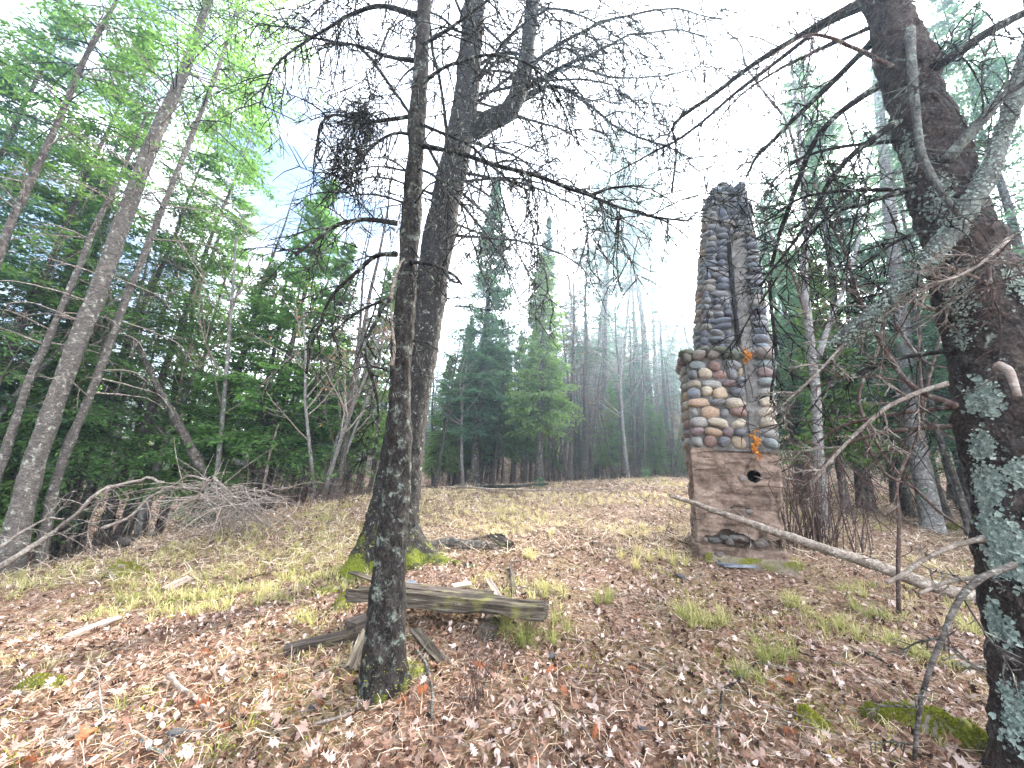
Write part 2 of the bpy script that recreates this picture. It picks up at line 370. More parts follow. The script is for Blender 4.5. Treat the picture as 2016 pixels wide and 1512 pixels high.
# ------------------------------------------------------------------ chimney
def icos(seed, amp=.16, p=2.6):
    me = bpy.data.meshes.new('fieldstone_shape')
    import bmesh
    bm = bmesh.new(); bmesh.ops.create_icosphere(bm, subdivisions=3, radius=1.0)
    V = np.array([v.co[:] for v in bm.verts])
    k = (np.abs(V) ** p).sum(1) ** (-1 / p)
    V = V * k[:, None] * (1 + amp * fbm(V + seed * 7.3, .9, seed, 2) + .03 * vnoise(V, 4, seed))[:, None]
    for v, c in zip(bm.verts, V): v.co = c
    for f in bm.faces: f.smooth = True
    bm.to_mesh(me); bm.free(); me.materials.append(M['stone']); return me
STONE_ME = [icos(k, .16 + .04 * (k % 4), 2.05 + .2 * (k % 3)) for k in range(10)]
STONE_COL = [(.20, .20, .205), (.27, .255, .235), (.17, .18, .20), (.32, .28, .22), (.38, .30, .21), (.20, .145, .145), (.27, .175, .15), (.21, .235, .235), (.29, .285, .265), (.42, .36, .28), (.13, .13, .14), (.27, .235, .17), (.34, .24, .17)]
def build_chimney():
    base = at(1450, 1092, 5.35); base[2] = gz(base[0], base[1]) - .03
    yaw = R(-20)
    root = thing('chimney', 'tall ruined fieldstone chimney standing alone on a crumbling concrete base', 'chimney', base, yaw)
    rnd = random.Random(3)
    def Lx(z):
        if z < 1.36: return -.47 - .03 * z
        if z < 2.66: return -.51
        return np.interp(z, [2.66, 3.6, 5.2], [-.335, -.26, -.09])
    def Rx(z): return np.interp(z, [0, 1.36, 2.66, 4.2, 5.2], [.42, .46, .50, .46, .37])
    def Dp(z): return np.interp(z, [0, 1.36, 2.6, 2.7, 5.2], [.42, .40, .38, .33, .27])   # half depth
    # loft of rectangles
    def loft(name, zs, lx, rx, dp, mat, disp, nf=40, ns=14):
        rings = []
        for z in zs:
            a, c, d = lx(z), rx(z), dp(z)
            f = np.stack([np.linspace(a, c, nf, endpoint=False), np.full(nf, -d)], -1)
            r_ = np.stack([np.full(ns, c), np.linspace(-d, d, ns, endpoint=False)], -1)
            k = np.stack([np.linspace(c, a, nf, endpoint=False), np.full(nf, d)], -1)
            l_ = np.stack([np.full(ns, a), np.linspace(d, -d, ns, endpoint=False)], -1)
            nn = np.concatenate([np.tile([0, -1.0], (nf, 1)), np.tile([1.0, 0], (ns, 1)), np.tile([0, 1.0], (nf, 1)), np.tile([-1.0, 0], (ns, 1))])
            p = np.concatenate([f, r_, k, l_]); P3 = np.c_[p, np.full(len(p), z)]
            P3[:, :2] += nn * disp(P3, nn)[:, None]
            rings.append(P3)
        V = np.concatenate(rings); m = len(rings[0]); i = np.arange(len(V)).reshape(len(zs), m)
        F = np.stack([i[:-1], np.roll(i, -1, 1)[:-1], np.roll(i, -1, 1)[1:], i[1:]], -1).reshape(-1, 4)
        V = np.vstack([V, rings[-1].mean(0), rings[0].mean(0)]); tp, bt = len(V) - 2, len(V) - 1
        T = np.stack([i[-1], np.roll(i[-1], -1), np.full(m, tp)], -1); B = np.stack([np.roll(i[0], -1), i[0], np.full(m, bt)], -1)
        return link(name, mesh_np(name, V, [F, T, B], mat, False), root)
    hx, hz, hr = .175, 1.03, .072
    def disp_base(P, n):
        d = .026 * fbm(P, 5, 3, 4) + .012 * vnoise(P * [1, 1, 5], 6, 12) + .02 * (vnoise(P * [1, 1, 3.2], 3.5, 8) > .25) * -1
        front = n[:, 1] < -.5
        q = np.hypot(P[:, 0] - hx, (P[:, 2] - hz) * 1.05) + .006 * vnoise(P, 30, 1)
        d = np.where(front & (q < hr), -.26, d)
        gap = front & (P[:, 2] > .23 + .06 * vnoise(P, 7, 4)) & (P[:, 2] < .36 + .10 * vnoise(P, 6, 6)) & (P[:, 0] > -.40) & (P[:, 0] < .40)
        d = np.where(gap, -.09 + .06 * vnoise(P, 9, 2), d)
        d = d + np.where(P[:, 2] < .20, .05, 0) - np.clip((P[:, 2] - 1.3) / .1, 0, 1) * .03
        return d
    loft('concrete_base', np.linspace(-.15, 1.36, 120), Lx, Rx, Dp, M['concrete'], disp_base, 110, 40)
    core = lambda P, n: -.006 + .016 * fbm(P, 7, 2, 3)
    loft('mortar_core', np.linspace(1.33, 2.66, 40), Lx, Rx, Dp, M['mortar'], core, 40, 16)
    loft('mortar_core', np.linspace(2.6, 5.16, 60), Lx, Rx, Dp, M['mortar'], core, 40, 16)
    # channel of bare mortar; black strip has the slot's shade put into its colour
    def strip(name, pts, wd, dp, mat, y):
        rr = []
        for x, z, k in pts: rr.append((x, z, k))
        polyV, polyF = [], []
        n = 30; xs = np.interp(np.linspace(0, 1, n), np.linspace(0, 1, len(pts)), [p[0] for p in pts]); zs = np.interp(np.linspace(0, 1, n), np.linspace(0, 1, len(pts)), [p[1] for p in pts])
        for k in range(n):
            yy = -Dp(zs[k]) + y
            ww = wd * (1 + .25 * float(vnoise(np.array([[zs[k], 0, wd]]), 7, 1)[0]))
            for sx, dy in ((-1, dp), (-.8, 0), (0, -.006), (.8, 0), (1, dp)):
                polyV.append((xs[k] + sx * ww / 2, yy + dy + .008 * float(vnoise(np.array([[xs[k] * 9 + sx * 3, zs[k] * 14, 0]]), 1.0, 3)[0]), zs[k]))
        i = np.arange(n * 5).reshape(n, 5)
        F = np.stack([i[:-1, :-1], i[:-1, 1:], i[1:, 1:], i[1:, :-1]], -1).reshape(-1, 4)
        return link(name, mesh_np(name, np.array(polyV), F, mat, False), root)
    strip('mortar_channel', [(.21, 1.36, 0), (.215, 2.2, 0), (.20, 2.7, 0), (.19, 3.25, 0), (.18, 3.9, 0)], .12, .09, M['mortar'], -.012)
    strip('shade_slot', [(.125, 2.72, 0), (.11, 3.3, 0), (.10, 4.25, 0)], .055, .06, M['soot_shade'], -.028)
    # stones
    n_st = 0; side_v = []
    def stone(x, y, z, sx, sy, sz, ry, col=None):
        nonlocal n_st
        o = link('stone', rnd.choice(STONE_ME), root)
        o.location = (x, y, z); o.scale = (sx, sy, sz); o.rotation_euler = (rnd.uniform(-.12, .12), ry, rnd.choice((0, math.pi)) + rnd.uniform(-.15, .15))
        c = col or rnd.choice(STONE_COL); k = rnd.uniform(.85, 1.2); o.color = (c[0] * k, c[1] * k, c[2] * k, 1); n_st += 1
    for mx_, mz_, ms_, mh_ in ((-.50, 2.63, .13, .065), (-.30, 2.645, .11, .05), (-.12, 2.65, .12, .05)): stone(mx_, -.36, mz_, ms_, .13, mh_, .05, (.075, .08, .05))
    z = 1.37
    greys = [STONE_COL[i] for i in (0, 1, 2, 7, 8, 10, 1, 3, 0)]
    while z < 5.12:
        lower = z < 2.58
        h = rnd.uniform(.115, .155) if lower else rnd.uniform(.088, .118)
        if 2.58 <= z < 2.68: h = .10
        if z + h > 5.2: break
        zc = z + h / 2; a, c = Lx(max(zc, 2.67) if z >= 2.66 else zc), Rx(zc)
        mantel = 2.55 < zc < 2.68
        if mantel: a -= .05
        ch0, ch1 = (.13, .285) if zc < 4.3 else (9, 9)
        spans = [(a, min(ch0 + (.02 if lower else -.05), c)), (ch1, c)] if ch0 < 5 else [(a, c)]
        for s0, s1 in spans:
            x = s0
            while s1 - x > .05:
                wv = rnd.choice((.10, .13, .15, .17, .19, .22)) * (1.12 if lower else .9)
                if s0 > .2 or s1 - x < wv * 1.45: wv = s1 - x if s1 - x < .27 else (s1 - x) / 2
                edge = x <= s0 + 1e-6 and s0 < 0 or abs(x + wv - s1) < 1e-6 and s1 > .35
                hh = h * (rnd.uniform(.78, 1.12) if not edge else rnd.uniform(.85, 1.0)); wv0 = wv * rnd.uniform(.9, 1.02)
                if mantel: col = rnd.choice([(.16, .15, .13), (.20, .17, .15), (.10, .11, .08)])
                elif lower: col = rnd.choice(STONE_COL)
                else: col = tuple(q * (.74 if zc < 4 else .58) * t_ for q, t_ in zip(rnd.choice(greys), (.92, .98, 1.12)))  # upper greys darkened for soot; blue cast of lens flare painted in
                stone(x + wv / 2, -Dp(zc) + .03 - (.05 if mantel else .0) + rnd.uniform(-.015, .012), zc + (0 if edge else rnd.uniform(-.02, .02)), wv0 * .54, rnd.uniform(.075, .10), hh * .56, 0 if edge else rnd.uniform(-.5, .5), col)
                x += wv
        # left flank (individual), right flank and back joined
        y = -Dp(zc) + .13
        while y < Dp(zc) - .02:
            wv = min(rnd.uniform(.13, .22), Dp(zc) + .05 - y)
            if n_st < 292: 
                o = link('stone', rnd.choice(STONE_ME), root); o.location = (a + .02, y + wv / 2, zc); o.scale = (.085, wv * .52, h * .52)
                cc = rnd.choice(STONE_COL); o.color = (*cc, 1); n_st += 1
            else: side_v.append((a + .02, y + wv / 2, zc, .085, wv * .52, h * .52))
            side_v.append((c - .02, y + wv / 2, zc, .085, wv * .52, h * .52)); y += wv
        x = a
        while x < c - .05:
            wv = min(rnd.uniform(.13, .24), c - x); side_v.append((x + wv / 2, Dp(zc) - .01, zc, wv * .52, .085, h * .52)); x += wv
        z += h * .97
    for k in range(7):    # tumbled stones on the crown of the stack
        side_v.append((rnd.uniform(-.04, .34), rnd.uniform(-.2, .2), 5.16 + rnd.uniform(0, .03), .10, .10, .06))
    for sx_, sz_ in ((.06, 5.22), (.16, 5.25), (.10, 5.31), (.22, 5.20)): side_v.append((sx_, -.12, sz_, .085, .09, .05))
    pv = np.array([v.co[:] for v in STONE_ME[0].vertices]); pf = np.array([p.vertices[:] for p in STONE_ME[0].polygons])
    sv = np.array(side_v); V = (pv[None] * sv[:, None, 3:6] + sv[:, None, :3]).reshape(-1, 3); F = (pf[None] + (np.arange(len(sv)) * len(pv))[:, None, None]).reshape(-1, 3)
    o = link('rubble_stones', mesh_np('rubble_stones', V, F, M['stone'], True), root, kind='stuff'); o.color = (.24, .24, .23, 1)
    # stones bedded in the broken foot of the base
    for x, zz, sx, sz, col in ((-.42, .38, .07, .06, (.08, .08, .08)), (-.31, .37, .06, .05, (.14, .10, .08)), (-.18, .25, .12, .03, (.17, .12, .10)), (.02, .30, .09, .05, (.10, .085, .08)), (-.40, .15, .08, .06, (.17, .12, .10)), (-.27, .15, .05, .04, (.09, .085, .08)), (.22, .28, .08, .05, (.12, .10, .09)), (.10, .62, .045, .03, (.2, .18, .16)), (.06, 1.0, .05, .04, (.22, .18, .16))):
        stone(x, -Dp(zz) + (.06 if zz < .5 else .012), zz, sx, .07 if zz < .5 else .03, sz, rnd.uniform(-.3, .3), col)
    for k in range(14):
        x_ = rnd.uniform(-.42, .40); stone(x_, -Dp(.2) - rnd.uniform(-.03, .10), rnd.choice((.30, .26, .10, .05, .04)), rnd.uniform(.03, .075), .06, rnd.uniform(.022, .05), rnd.uniform(-.3, .3), rnd.choice([(.12, .10, .085), (.17, .13, .11), (.09, .085, .08)]))
    # moss-topped foot slab
    def slab():
        V, F = box_grid(.9, .30, .18, 10, 4, 3); V = V + .02 * np.stack([fbm(V, 6, 1), fbm(V, 6, 2), fbm(V, 6, 3)], -1); V += [.05, -.37, .02]
        return link('foot_slab', mesh_np('foot_slab', V, F, M['mossrock'], True), root)
    slab()
    # clay thimble in the flue hole
    a = np.linspace(0, 2 * math.pi, 8, endpoint=False) + .39
    ring = lambda r, y: np.stack([hx + r * np.cos(a), np.full(8, y), hz + r * np.sin(a)], -1)
    Vr = np.concatenate([ring(.074, -.36), ring(.078, -.392), ring(.066, -.388), ring(.060, -.25), ring(.001, -.24)])
    i = np.arange(40).reshape(5, 8); F = np.stack([i[:-1], np.roll(i, -1, 1)[:-1], np.roll(i, -1, 1)[1:], i[1:]], -1).reshape(-1, 4)
    link('flue_thimble', mesh_np('flue_thimble', Vr, F, M['soot_shade'], False), root)
    # orange lichen clumps
    for cx, cz, n, hgtz, ww in ((.20, 2.55, 110, .13, .045), (.215, 1.40, 120, .22, .030)):
        g = np.random.default_rng(int(cz * 100)); P = np.stack([cx + g.normal(0, ww * .35, n), -Dp(cz) - .035 - g.random(n) * .035, cz + g.normal(0, hgtz * .33, n)], -1)
        P[:, 0] += .025 * np.sin(P[:, 2] * 40)
        N = unit(np.stack([g.normal(0, .5, n), -np.ones(n), g.normal(0, .5, n)], -1)); D = unit(np.cross(N, g.normal(0, 1, (n, 3))))
        V, F = cards(P, D, N, g.uniform(.02, .045, n), g.uniform(.02, .04, n))
        link('orange_lichen', mesh_np('orange_lichen', V, F, M['orange'], False, g.random(n)), root, kind='stuff')
    return root
def box_grid(sx, sy, sz, nx, ny, nz, rnd_=.0):
    """closed box of quads, centred, faces subdivided"""
    Vs, Fs, off = [], [], 0
    for ax, sg in ((0, 1), (0, -1), (1, 1), (1, -1), (2, 1), (2, -1)):
        dims = [(sx, nx), (sy, ny), (sz, nz)]; (s1, n1), (s2, n2) = [dims[i] for i in range(3) if i != ax]
        A, B_ = np.meshgrid(np.linspace(-.5, .5, n1 + 1) * s1, np.linspace(-.5, .5, n2 + 1) * s2, indexing='ij')
        P = np.zeros(A.shape + (3,)); o1, o2 = [i for i in range(3) if i != ax]
        P[..., o1] = A; P[..., o2] = B_; P[..., ax] = sg * dims[ax][0] / 2
        i = np.arange(A.size).reshape(A.shape) + off
        q = np.stack([i[:-1, :-1], i[1:, :-1], i[1:, 1:], i[:-1, 1:]], -1).reshape(-1, 4)
        if (sg > 0) == (ax == 1): q = q[:, ::-1]
        Vs.append(P.reshape(-1, 3)); Fs.append(q); off += A.size
    return np.concatenate(Vs), np.concatenate(Fs)
b = NB('mossy_rock'); v = b.obj(); n1 = b.noise(v, 6, 6, .65)
c = b.ramp(b.noise(v, 14, 6), [(.3, (.10, .08, .06)), (.7, (.30, .25, .20))]); c = b.mix(b.step(n1, .46, .6), c, b.ramp(b.noise(v, 70, 3), [(.3, (.05, .06, .01)), (.7, (.19, .19, .03))]))
b.pbr(c, .95, b.bump(n1, .03), .1); M['mossrock'] = b.m
build_chimney()

# ------------------------------------------------------------------ near trunks
class Trunk:
    def __init__(s, pts, rad, rows=140, sides=44, amp=.012, nscale=16, zstretch=.45, roots=(), seed=0, plates=0.0):
        s.pts = np.asarray(pts, float); s.base = s.pts[0].copy()
        s.path = spline(s.pts, rows); t = np.linspace(0, 1, rows)
        s.rad = np.interp(t, np.linspace(0, 1, len(rad)), rad)
        s.T = unit(np.gradient(s.path, axis=0)); ref = np.array([1.0, 0, 0])
        s.n1 = unit(ref - (s.T @ ref)[:, None] * s.T); s.n2 = np.cross(s.T, s.n1)
        a = np.arange(sides) / sides * 2 * math.pi
        dirs = np.cos(a)[None, :, None] * s.n1[:, None] + np.sin(a)[None, :, None] * s.n2[:, None]
        hz = np.maximum(s.path[:, 2] - s.base[2], 0)
        rr = np.repeat(s.rad[:, None], sides, 1)
        for ang, wd, reach, hh in roots:
            da = (a - ang + math.pi) % (2 * math.pi) - math.pi
            rr = rr + reach * np.exp(-hz / hh)[:, None] * np.exp(-(da / wd) ** 2)[None]
        P = s.path[:, None] + dirs * rr[..., None]
        Q = P * np.array([1, 1, zstretch])
        d = amp * (fbm(Q, nscale, seed, 3)) + amp * 1.6 * fbm(P, 3.2, seed + 5, 2)
        if plates: d = d + plates * np.clip(vnoise(P * [1, 1, .8], 26, seed + 3) * 2.2, -1, 1)
        s.V = P + dirs * d[..., None]; s.dirs = dirs; s.sides = sides; s.rows = rows
        i = np.arange(rows * sides).reshape(rows, sides)
        s.F = np.stack([i[:-1], np.roll(i, -1, 1)[:-1], np.roll(i, -1, 1)[1:], i[1:]], -1).reshape(-1, 4)
    def obj(s, mat, parent, name='trunk'):
        V = np.vstack([s.V.reshape(-1, 3), s.path[-1]]) - s.base
        k = np.arange(s.sides) + (s.rows - 1) * s.sides
        top = np.stack([k, np.roll(k, -1), np.full(s.sides, len(V) - 1)], -1)
        return link(name, mesh_np(name, V, [s.F, top], mat, True), parent)
    def surf(s, t, ang):
        i = np.clip((np.asarray(t) * (s.rows - 1)).astype(int), 0, s.rows - 1); j = ((np.asarray(ang) / (2 * math.pi)) % 1 * s.sides).astype(int) % s.sides
        return s.V[i, j], s.dirs[i, j], s.T[i]
LOBE_A = np.linspace(0, 2 * math.pi, 9, endpoint=False)
LOBE_V = np.vstack([[0, 0, 0], np.stack([np.cos(LOBE_A) * (1 + .35 * np.cos(3 * LOBE_A)), np.sin(LOBE_A) * (1 + .25 * np.sin(4 * LOBE_A)), .25 + .2 * np.cos(4 * LOBE_A)], -1)])
LOBE_F = np.array([(0, k + 1, (k + 1) % 9 + 1) for k in range(9)])
def lichen_patch(tr, parent, t, ang, st, sa, n, size, seed=1):
    n = int(n * 4.2); g = np.random.default_rng(seed); cl = g.normal(0, 1, (max(3, n // 14), 2)); ci = g.integers(0, len(cl), n)
    wd = np.where(g.random(n) < .25, .8, .3); tt = t + st * (cl[ci, 0] * .8 + g.normal(0, 1, n) * wd); aa = ang + sa * (cl[ci, 1] * .8 + g.normal(0, 1, n) * wd)
    ok = (tt > 0) & (tt < 1); tt, aa = tt[ok], aa[ok]
    P, N, T = tr.surf(tt, aa); n = len(P); P = P + T * g.normal(0, .014, (n, 1)) + np.cross(T, N) * g.normal(0, .012, (n, 1))
    N = unit(N + g.normal(0, .35, (n, 3))); X = unit(np.cross(N, g.normal(0, 1, (n, 3)))); Y = np.cross(N, X)
    rot = np.stack([X, Y, N], -1)
    V, F = scatter(LOBE_V, LOBE_F, P + N * .004 - tr.base, rot, size * .5 * np.clip(g.lognormal(-.2, .45, n), .25, 1.6))
    return link('lichen_patch', mesh_np('lichen_patch', V, F, M['lichen'], False, np.repeat(g.random(n), len(LOBE_F))), parent, kind='stuff')

def grow_twigs(main, r_main, n_sec, sec_len, droop, rnd, ter=4, spur=.05, r_sec=.006, fwd=.6, t0=.12, upness=0.0):
    """side twigs, their twiglets and short pegs along a dead branch"""
    out = []; N = len(main); T = unit(np.gradient(main, axis=0))
    for k in range(n_sec):
        t = t0 + (1 - t0) * (k + rnd.random()) / n_sec; i = min(int(t * (N - 1)), N - 2); u = t * (N - 1) - i
        p = main[i] * (1 - u) + main[i + 1] * u; tg = T[i]
        sd_ = np.cross(tg, [rnd.gauss(0, 1), rnd.gauss(0, 1), rnd.gauss(0, 1)]); sd_ /= np.linalg.norm(sd_) + 1e-9
        d = unit(tg * fwd + sd_ + np.array([0, 0, upness]))
        ln = sec_len * rnd.uniform(.35, 1.2) * (1.15 - .5 * t); n = 7; st = ln / (n - 1); pts = [p]
        for q in range(n - 1):
            d = unit(d + np.array([rnd.gauss(0, .10), rnd.gauss(0, .10), rnd.gauss(0, .08) - droop * st * 3])); pts.append(pts[-1] + d * st)
        pts = np.array(pts); r = np.linspace(r_sec, .0016, n) * rnd.uniform(.7, 1.2)
        out.append((pts, r)); t2 = unit(np.gradient(pts, axis=0))
        for q in range(ter):
            i2 = rnd.randint(1, n - 2); s2 = np.cross(t2[i2], [rnd.gauss(0, 1), rnd.gauss(0, 1), rnd.gauss(0, 1)]); s2 /= np.linalg.norm(s2) + 1e-9
            d2 = unit(t2[i2] * .7 + s2 * .8); l2 = ln * rnd.uniform(.12, .42); a_ = pts[i2] + (pts[i2 + 1] - pts[i2]) * rnd.random()
            b_ = a_ + d2 * l2 * .5 + np.array([0, 0, -droop * .06 * l2]); c_ = b_ + unit(d2 + np.array([rnd.gauss(0, .2), rnd.gauss(0, .2), -droop * .35])) * l2 * .5
            out.append((np.array([a_, b_, c_]), np.array([.62, .5, .3]) * r_sec))
        if spur:
            for q in range(int(ln / spur)):
                i2 = rnd.randint(0, n - 2); a_ = pts[i2] + (pts[i2 + 1] - pts[i2]) * rnd.random(); s2 = unit(np.array([rnd.gauss(0, 1), rnd.gauss(0, 1), rnd.gauss(0, 1)]))
                out.append((np.array([a_, a_ + s2 * rnd.uniform(.014, .045)]), np.array([.5, .22]) * r_sec))
    return out
def add_branch(parent, base, pts, r0, r1, mat, n_sec=10, sec_len=.4, droop=.5, seed=0, ter=4, spur=.06, r_sec=.005, jitter=.012, sides=7, name='branch', tmat=None, rows=22, fwd=.6, t0=.12, upness=0.0):
    rnd = random.Random(seed); m = spline(pts, rows)
    ph = np.array([rnd.random() * 99, 0, 0]); m = m + jitter * np.stack([fbm(m + ph, 4, 1, 2), fbm(m + ph, 4, 2, 2), fbm(m + ph, 4, 3, 2)], -1) * np.linspace(0, 1, rows)[:, None]
    r = np.interp(np.linspace(0, 1, rows), [0, .12, 1], [r0 * 1.25, r0, r1]) * (1 + .12 * vnoise(m + ph, 14, 3))
    o = link(name, tube_mesh(name, [capped(m, r)], mat, sides, base), parent)
    tw = grow_twigs(m, r0, n_sec, sec_len, droop, rnd, ter, spur, r_sec, fwd, t0, upness) if n_sec else []
    if tw:
        link('twigs', tube_mesh('twigs', tw, tmat or mat, 3, base), o, kind='stuff')
    return o, m
def pix(*p): return [at(a, b_, c_) for a, b_, c_ in p]

# slender spruce right in front
bp = hit(757, 1345); Y0 = bp[1]
NT = Trunk([bp - [0, 0, .12]] + pix((757, 1250, Y0), (768, 1100, Y0), (785, 900, Y0), (788, 750, Y0), (798, 600, Y0), (812, 400, Y0), (824, 200, Y0), (833, 40, Y0), (845, -260, Y0)),
           [.15, .112, .088, .078, .072, .07, .068, .062, .057, .045], 240, 56, .006, 24, .5, ((0.3, .5, .10, .10), (2.6, .5, .08, .12), (4.6, .6, .07, .10)), 4, .003)
near = thing('spruce_tree', 'slender dark spruce with a lichened lower trunk, in front of the rotten boards', 'tree', NT.base)
NT.obj(M['near'], near)
bs = NT.base; y = Y0
rn = random.Random(11)
for k, (p, r0, r1, ns, sl_) in enumerate([
    (pix((783, 440, y), (715, 432, y - .05), (660, 445, y - .1), (620, 475, y - .15), (585, 502, y - .2)), .016, .011, 7, .35),
    (pix((780, 500, y), (740, 505, y + .1), (700, 540, y + .15), (650, 590, y + .2), (620, 660, y + .22), (606, 735, y + .25)), .018, .009, 7, .4),
    (pix((772, 583, y - .05), (755, 600, y - .15), (742, 630, y - .2), (719, 685, y - .2), (731, 745, y - .2), (742, 800, y - .2), (741, 870, y - .2), (733, 940, y - .2)), .013, .006, 5, .3),
    (pix((768, 588, y - .05), (735, 598, y), (690, 622, y + .05), (648, 660, y + .1)), .011, .005, 5, .3),
    (pix((808, 515, y - .05), (850, 520, y - .3), (885, 535, y - .4), (908, 553, y - .5)), .014, .008, 3, .2),
    (pix((820, 285, y), (900, 300, y - .2), (960, 320, y - .3), (1050, 345, y - .35), (1120, 370, y - .4), (1180, 390, y - .4), (1260, 420, y - .4), (1350, 440, y - .4)), .017, .006, 20, .6),
    (pix((820, 240, y), (870, 262, y - .2), (930, 292, y - .3), (1000, 350, y - .35), (1040, 370, y - .4)), .012, .005, 10, .6),
    (pix((820, 30, y), (750, 12, y + .2), (690, 30, y + .3), (640, 60, y + .4), (580, 95, y + .5), (535, 140, y + .5), (512, 210, y + .5)), .020, .006, 24, .55),
    (pix((822, 120, y), (760, 110, y + .2), (700, 88, y + .4), (640, 78, y + .6), (570, 55, y + .7), (510, 50, y + .8)), .016, .005, 22, .5),
    (pix((815, 228, y), (750, 238, y - .1), (715, 240, y - .15), (660, 225, y - .15), (628, 245, y - .2), (620, 290, y - .2)), .014, .006, 14, .35),
    (pix((812, 265, y), (775, 262, y - .1), (735, 285, y - .1), (700, 330, y - .15), (690, 380, y - .2)), .011, .005, 10, .4),
    (pix((828, 90, y), (880, 60, y - .3), (950, 10, y - .4), (1000, -40, y - .5)), .014, .006, 14, .5),
    (pix((826, 170, y), (880, 130, y - .3), (960, 110, y - .5), (1040, 130, y - .6), (1110, 190, y - .6)), .013, .005, 16, .6),
    (pix((818, 330, y), (860, 350, y - .25), (905, 400, y - .35), (930, 470, y - .35), (945, 540, y - .35)), .009, .004, 6, .35),
    (pix((800, 470, y), (850, 545, y - .2), (895, 610, y - .25)), .007, .003, 4, .2),
    (pix((835, 0, y), (780, -40, y + .3), (700, -30, y + .5), (600, 10, y + .6)), .017, .006, 20, .55)]):
    add_branch(near, bs, p, r0, r1, M['twig'], int(ns * 1.6), sl_ * 1.6, .7, 100 + k, 6, .035, .0068, .02)
for k in range(16):
    t = rn.uniform(.42, .97); a = rn.uniform(0, 6.28); P, N, T = NT.surf([t], [a]); d = unit(N[0] + [0, 0, rn.uniform(-.3, .1)]); ln = rn.uniform(.15, .8)
    add_branch(near, bs, [P[0] - N[0] * .02, P[0] + d * ln * .5, P[0] + d * ln + [0, 0, -ln * .25]], .008, .003, M['twig'], int(2 + ln * 8), .35, .9, 300 + k, 4, .06, .0035, .02, 5)
# broken splintered stub and shed bark on the left of the trunk
add_branch(near, bs, pix((770, 590, y - .09), (775, 560, y - .1), (787, 525, y - .1), (797, 512, y - .1)), .014, .004, M['twig_pale'], 0, name='broken_stub')
add_branch(near, bs, pix((771, 720, y - .1), (775, 690, y - .11), (771, 640, y - .11), (774, 600, y - .1)), .013, .006, M['twig_pale'], 4, .12, .2, 78, 2, 0, .003, name='bark_strip')
# witch's broom
g = np.random.default_rng(5)
def broom():
    c0 = at(700, 265, y - .15); polys = []; rr = random.Random(8)
    ax0, ax1 = at(735, 205, y - .15), at(668, 350, y - .15)
    for k in range(330):
        u = rr.random(); p = ax0 * (1 - u) + ax1 * u + np.array([rr.gauss(0, .06), rr.gauss(0, .08), rr.gauss(0, .05)])
        d = unit(np.array([rr.gauss(-.15, .6), rr.gauss(0, .6), rr.gauss(-.6, .5)])); pts = [p]
        for q in range(4):
            d = unit(d + np.array([rr.gauss(0, .35), rr.gauss(0, .35), rr.gauss(-.15, .3)])); pts.append(pts[-1] + d * rr.uniform(.02, .06))
        polys.append((np.array(pts), np.linspace(.004, .0015, 5)))
        for q in range(5):
            i = rr.randint(0, 3); dd = unit(np.array([rr.gauss(0, 1), rr.gauss(0, 1), rr.gauss(-.3, 1)])); polys.append((np.array([pts[i], pts[i] + dd * rr.uniform(.03, .09)]), np.array([.0022, .001])))
    o = link('witches_broom', tube_mesh('witches_broom', polys, M['twig'], 3, bs), near)
    o['label'] = 'dense dark hanging tangle of twigs'
broom()

# big forked tree behind it
bp = hit(790, 1108); Yb = bp[1]
BT = Trunk([bp - [0, 0, .15]] + pix((776, 1040, Yb), (790, 920, Yb), (805, 800, Yb), (836, 640, Yb), (852, 540, Yb), (877, 400, Yb), (899, 300, Yb), (917, 200, Yb), (928, 80, Yb), (938, -40, Yb), (950, -240, Yb)),
           [.34, .285, .255, .24, .225, .215, .205, .195, .185, .175, .155, .12], 260, 72, .010, 22, 1.6, ((3.3, .42, .75, .22), (4.0, .30, .95, .26), (-.25, .35, .60, .12), (.5, .3, .4, .16), (2.2, .5, .4, .25), (5.3, .4, .25, .2)), 9, .004)
big = thing('old_spruce_tree', 'big grey forked spruce with flaring mossy roots behind the slender spruce', 'tree', BT.base)
BT.obj(M['big'], big); bb = BT.base
f0 = pix((930, 255, Yb), (965, 238, Yb - .1), (1003, 215, Yb - .15), (1027, 160, Yb - .15), (1040, 80, Yb - .1), (1048, 0, Yb), (1060, -200, Yb))
FT = Trunk(f0, [.15, .14, .13, .115, .11, .105, .08], 110, 40, .007, 22, 1.2, (), 3, .003)
V = FT.V.reshape(-1, 3) - bb; link('fork_limb', mesh_np('fork_limb', V, FT.F, M['big'], True), big)
yb = Yb
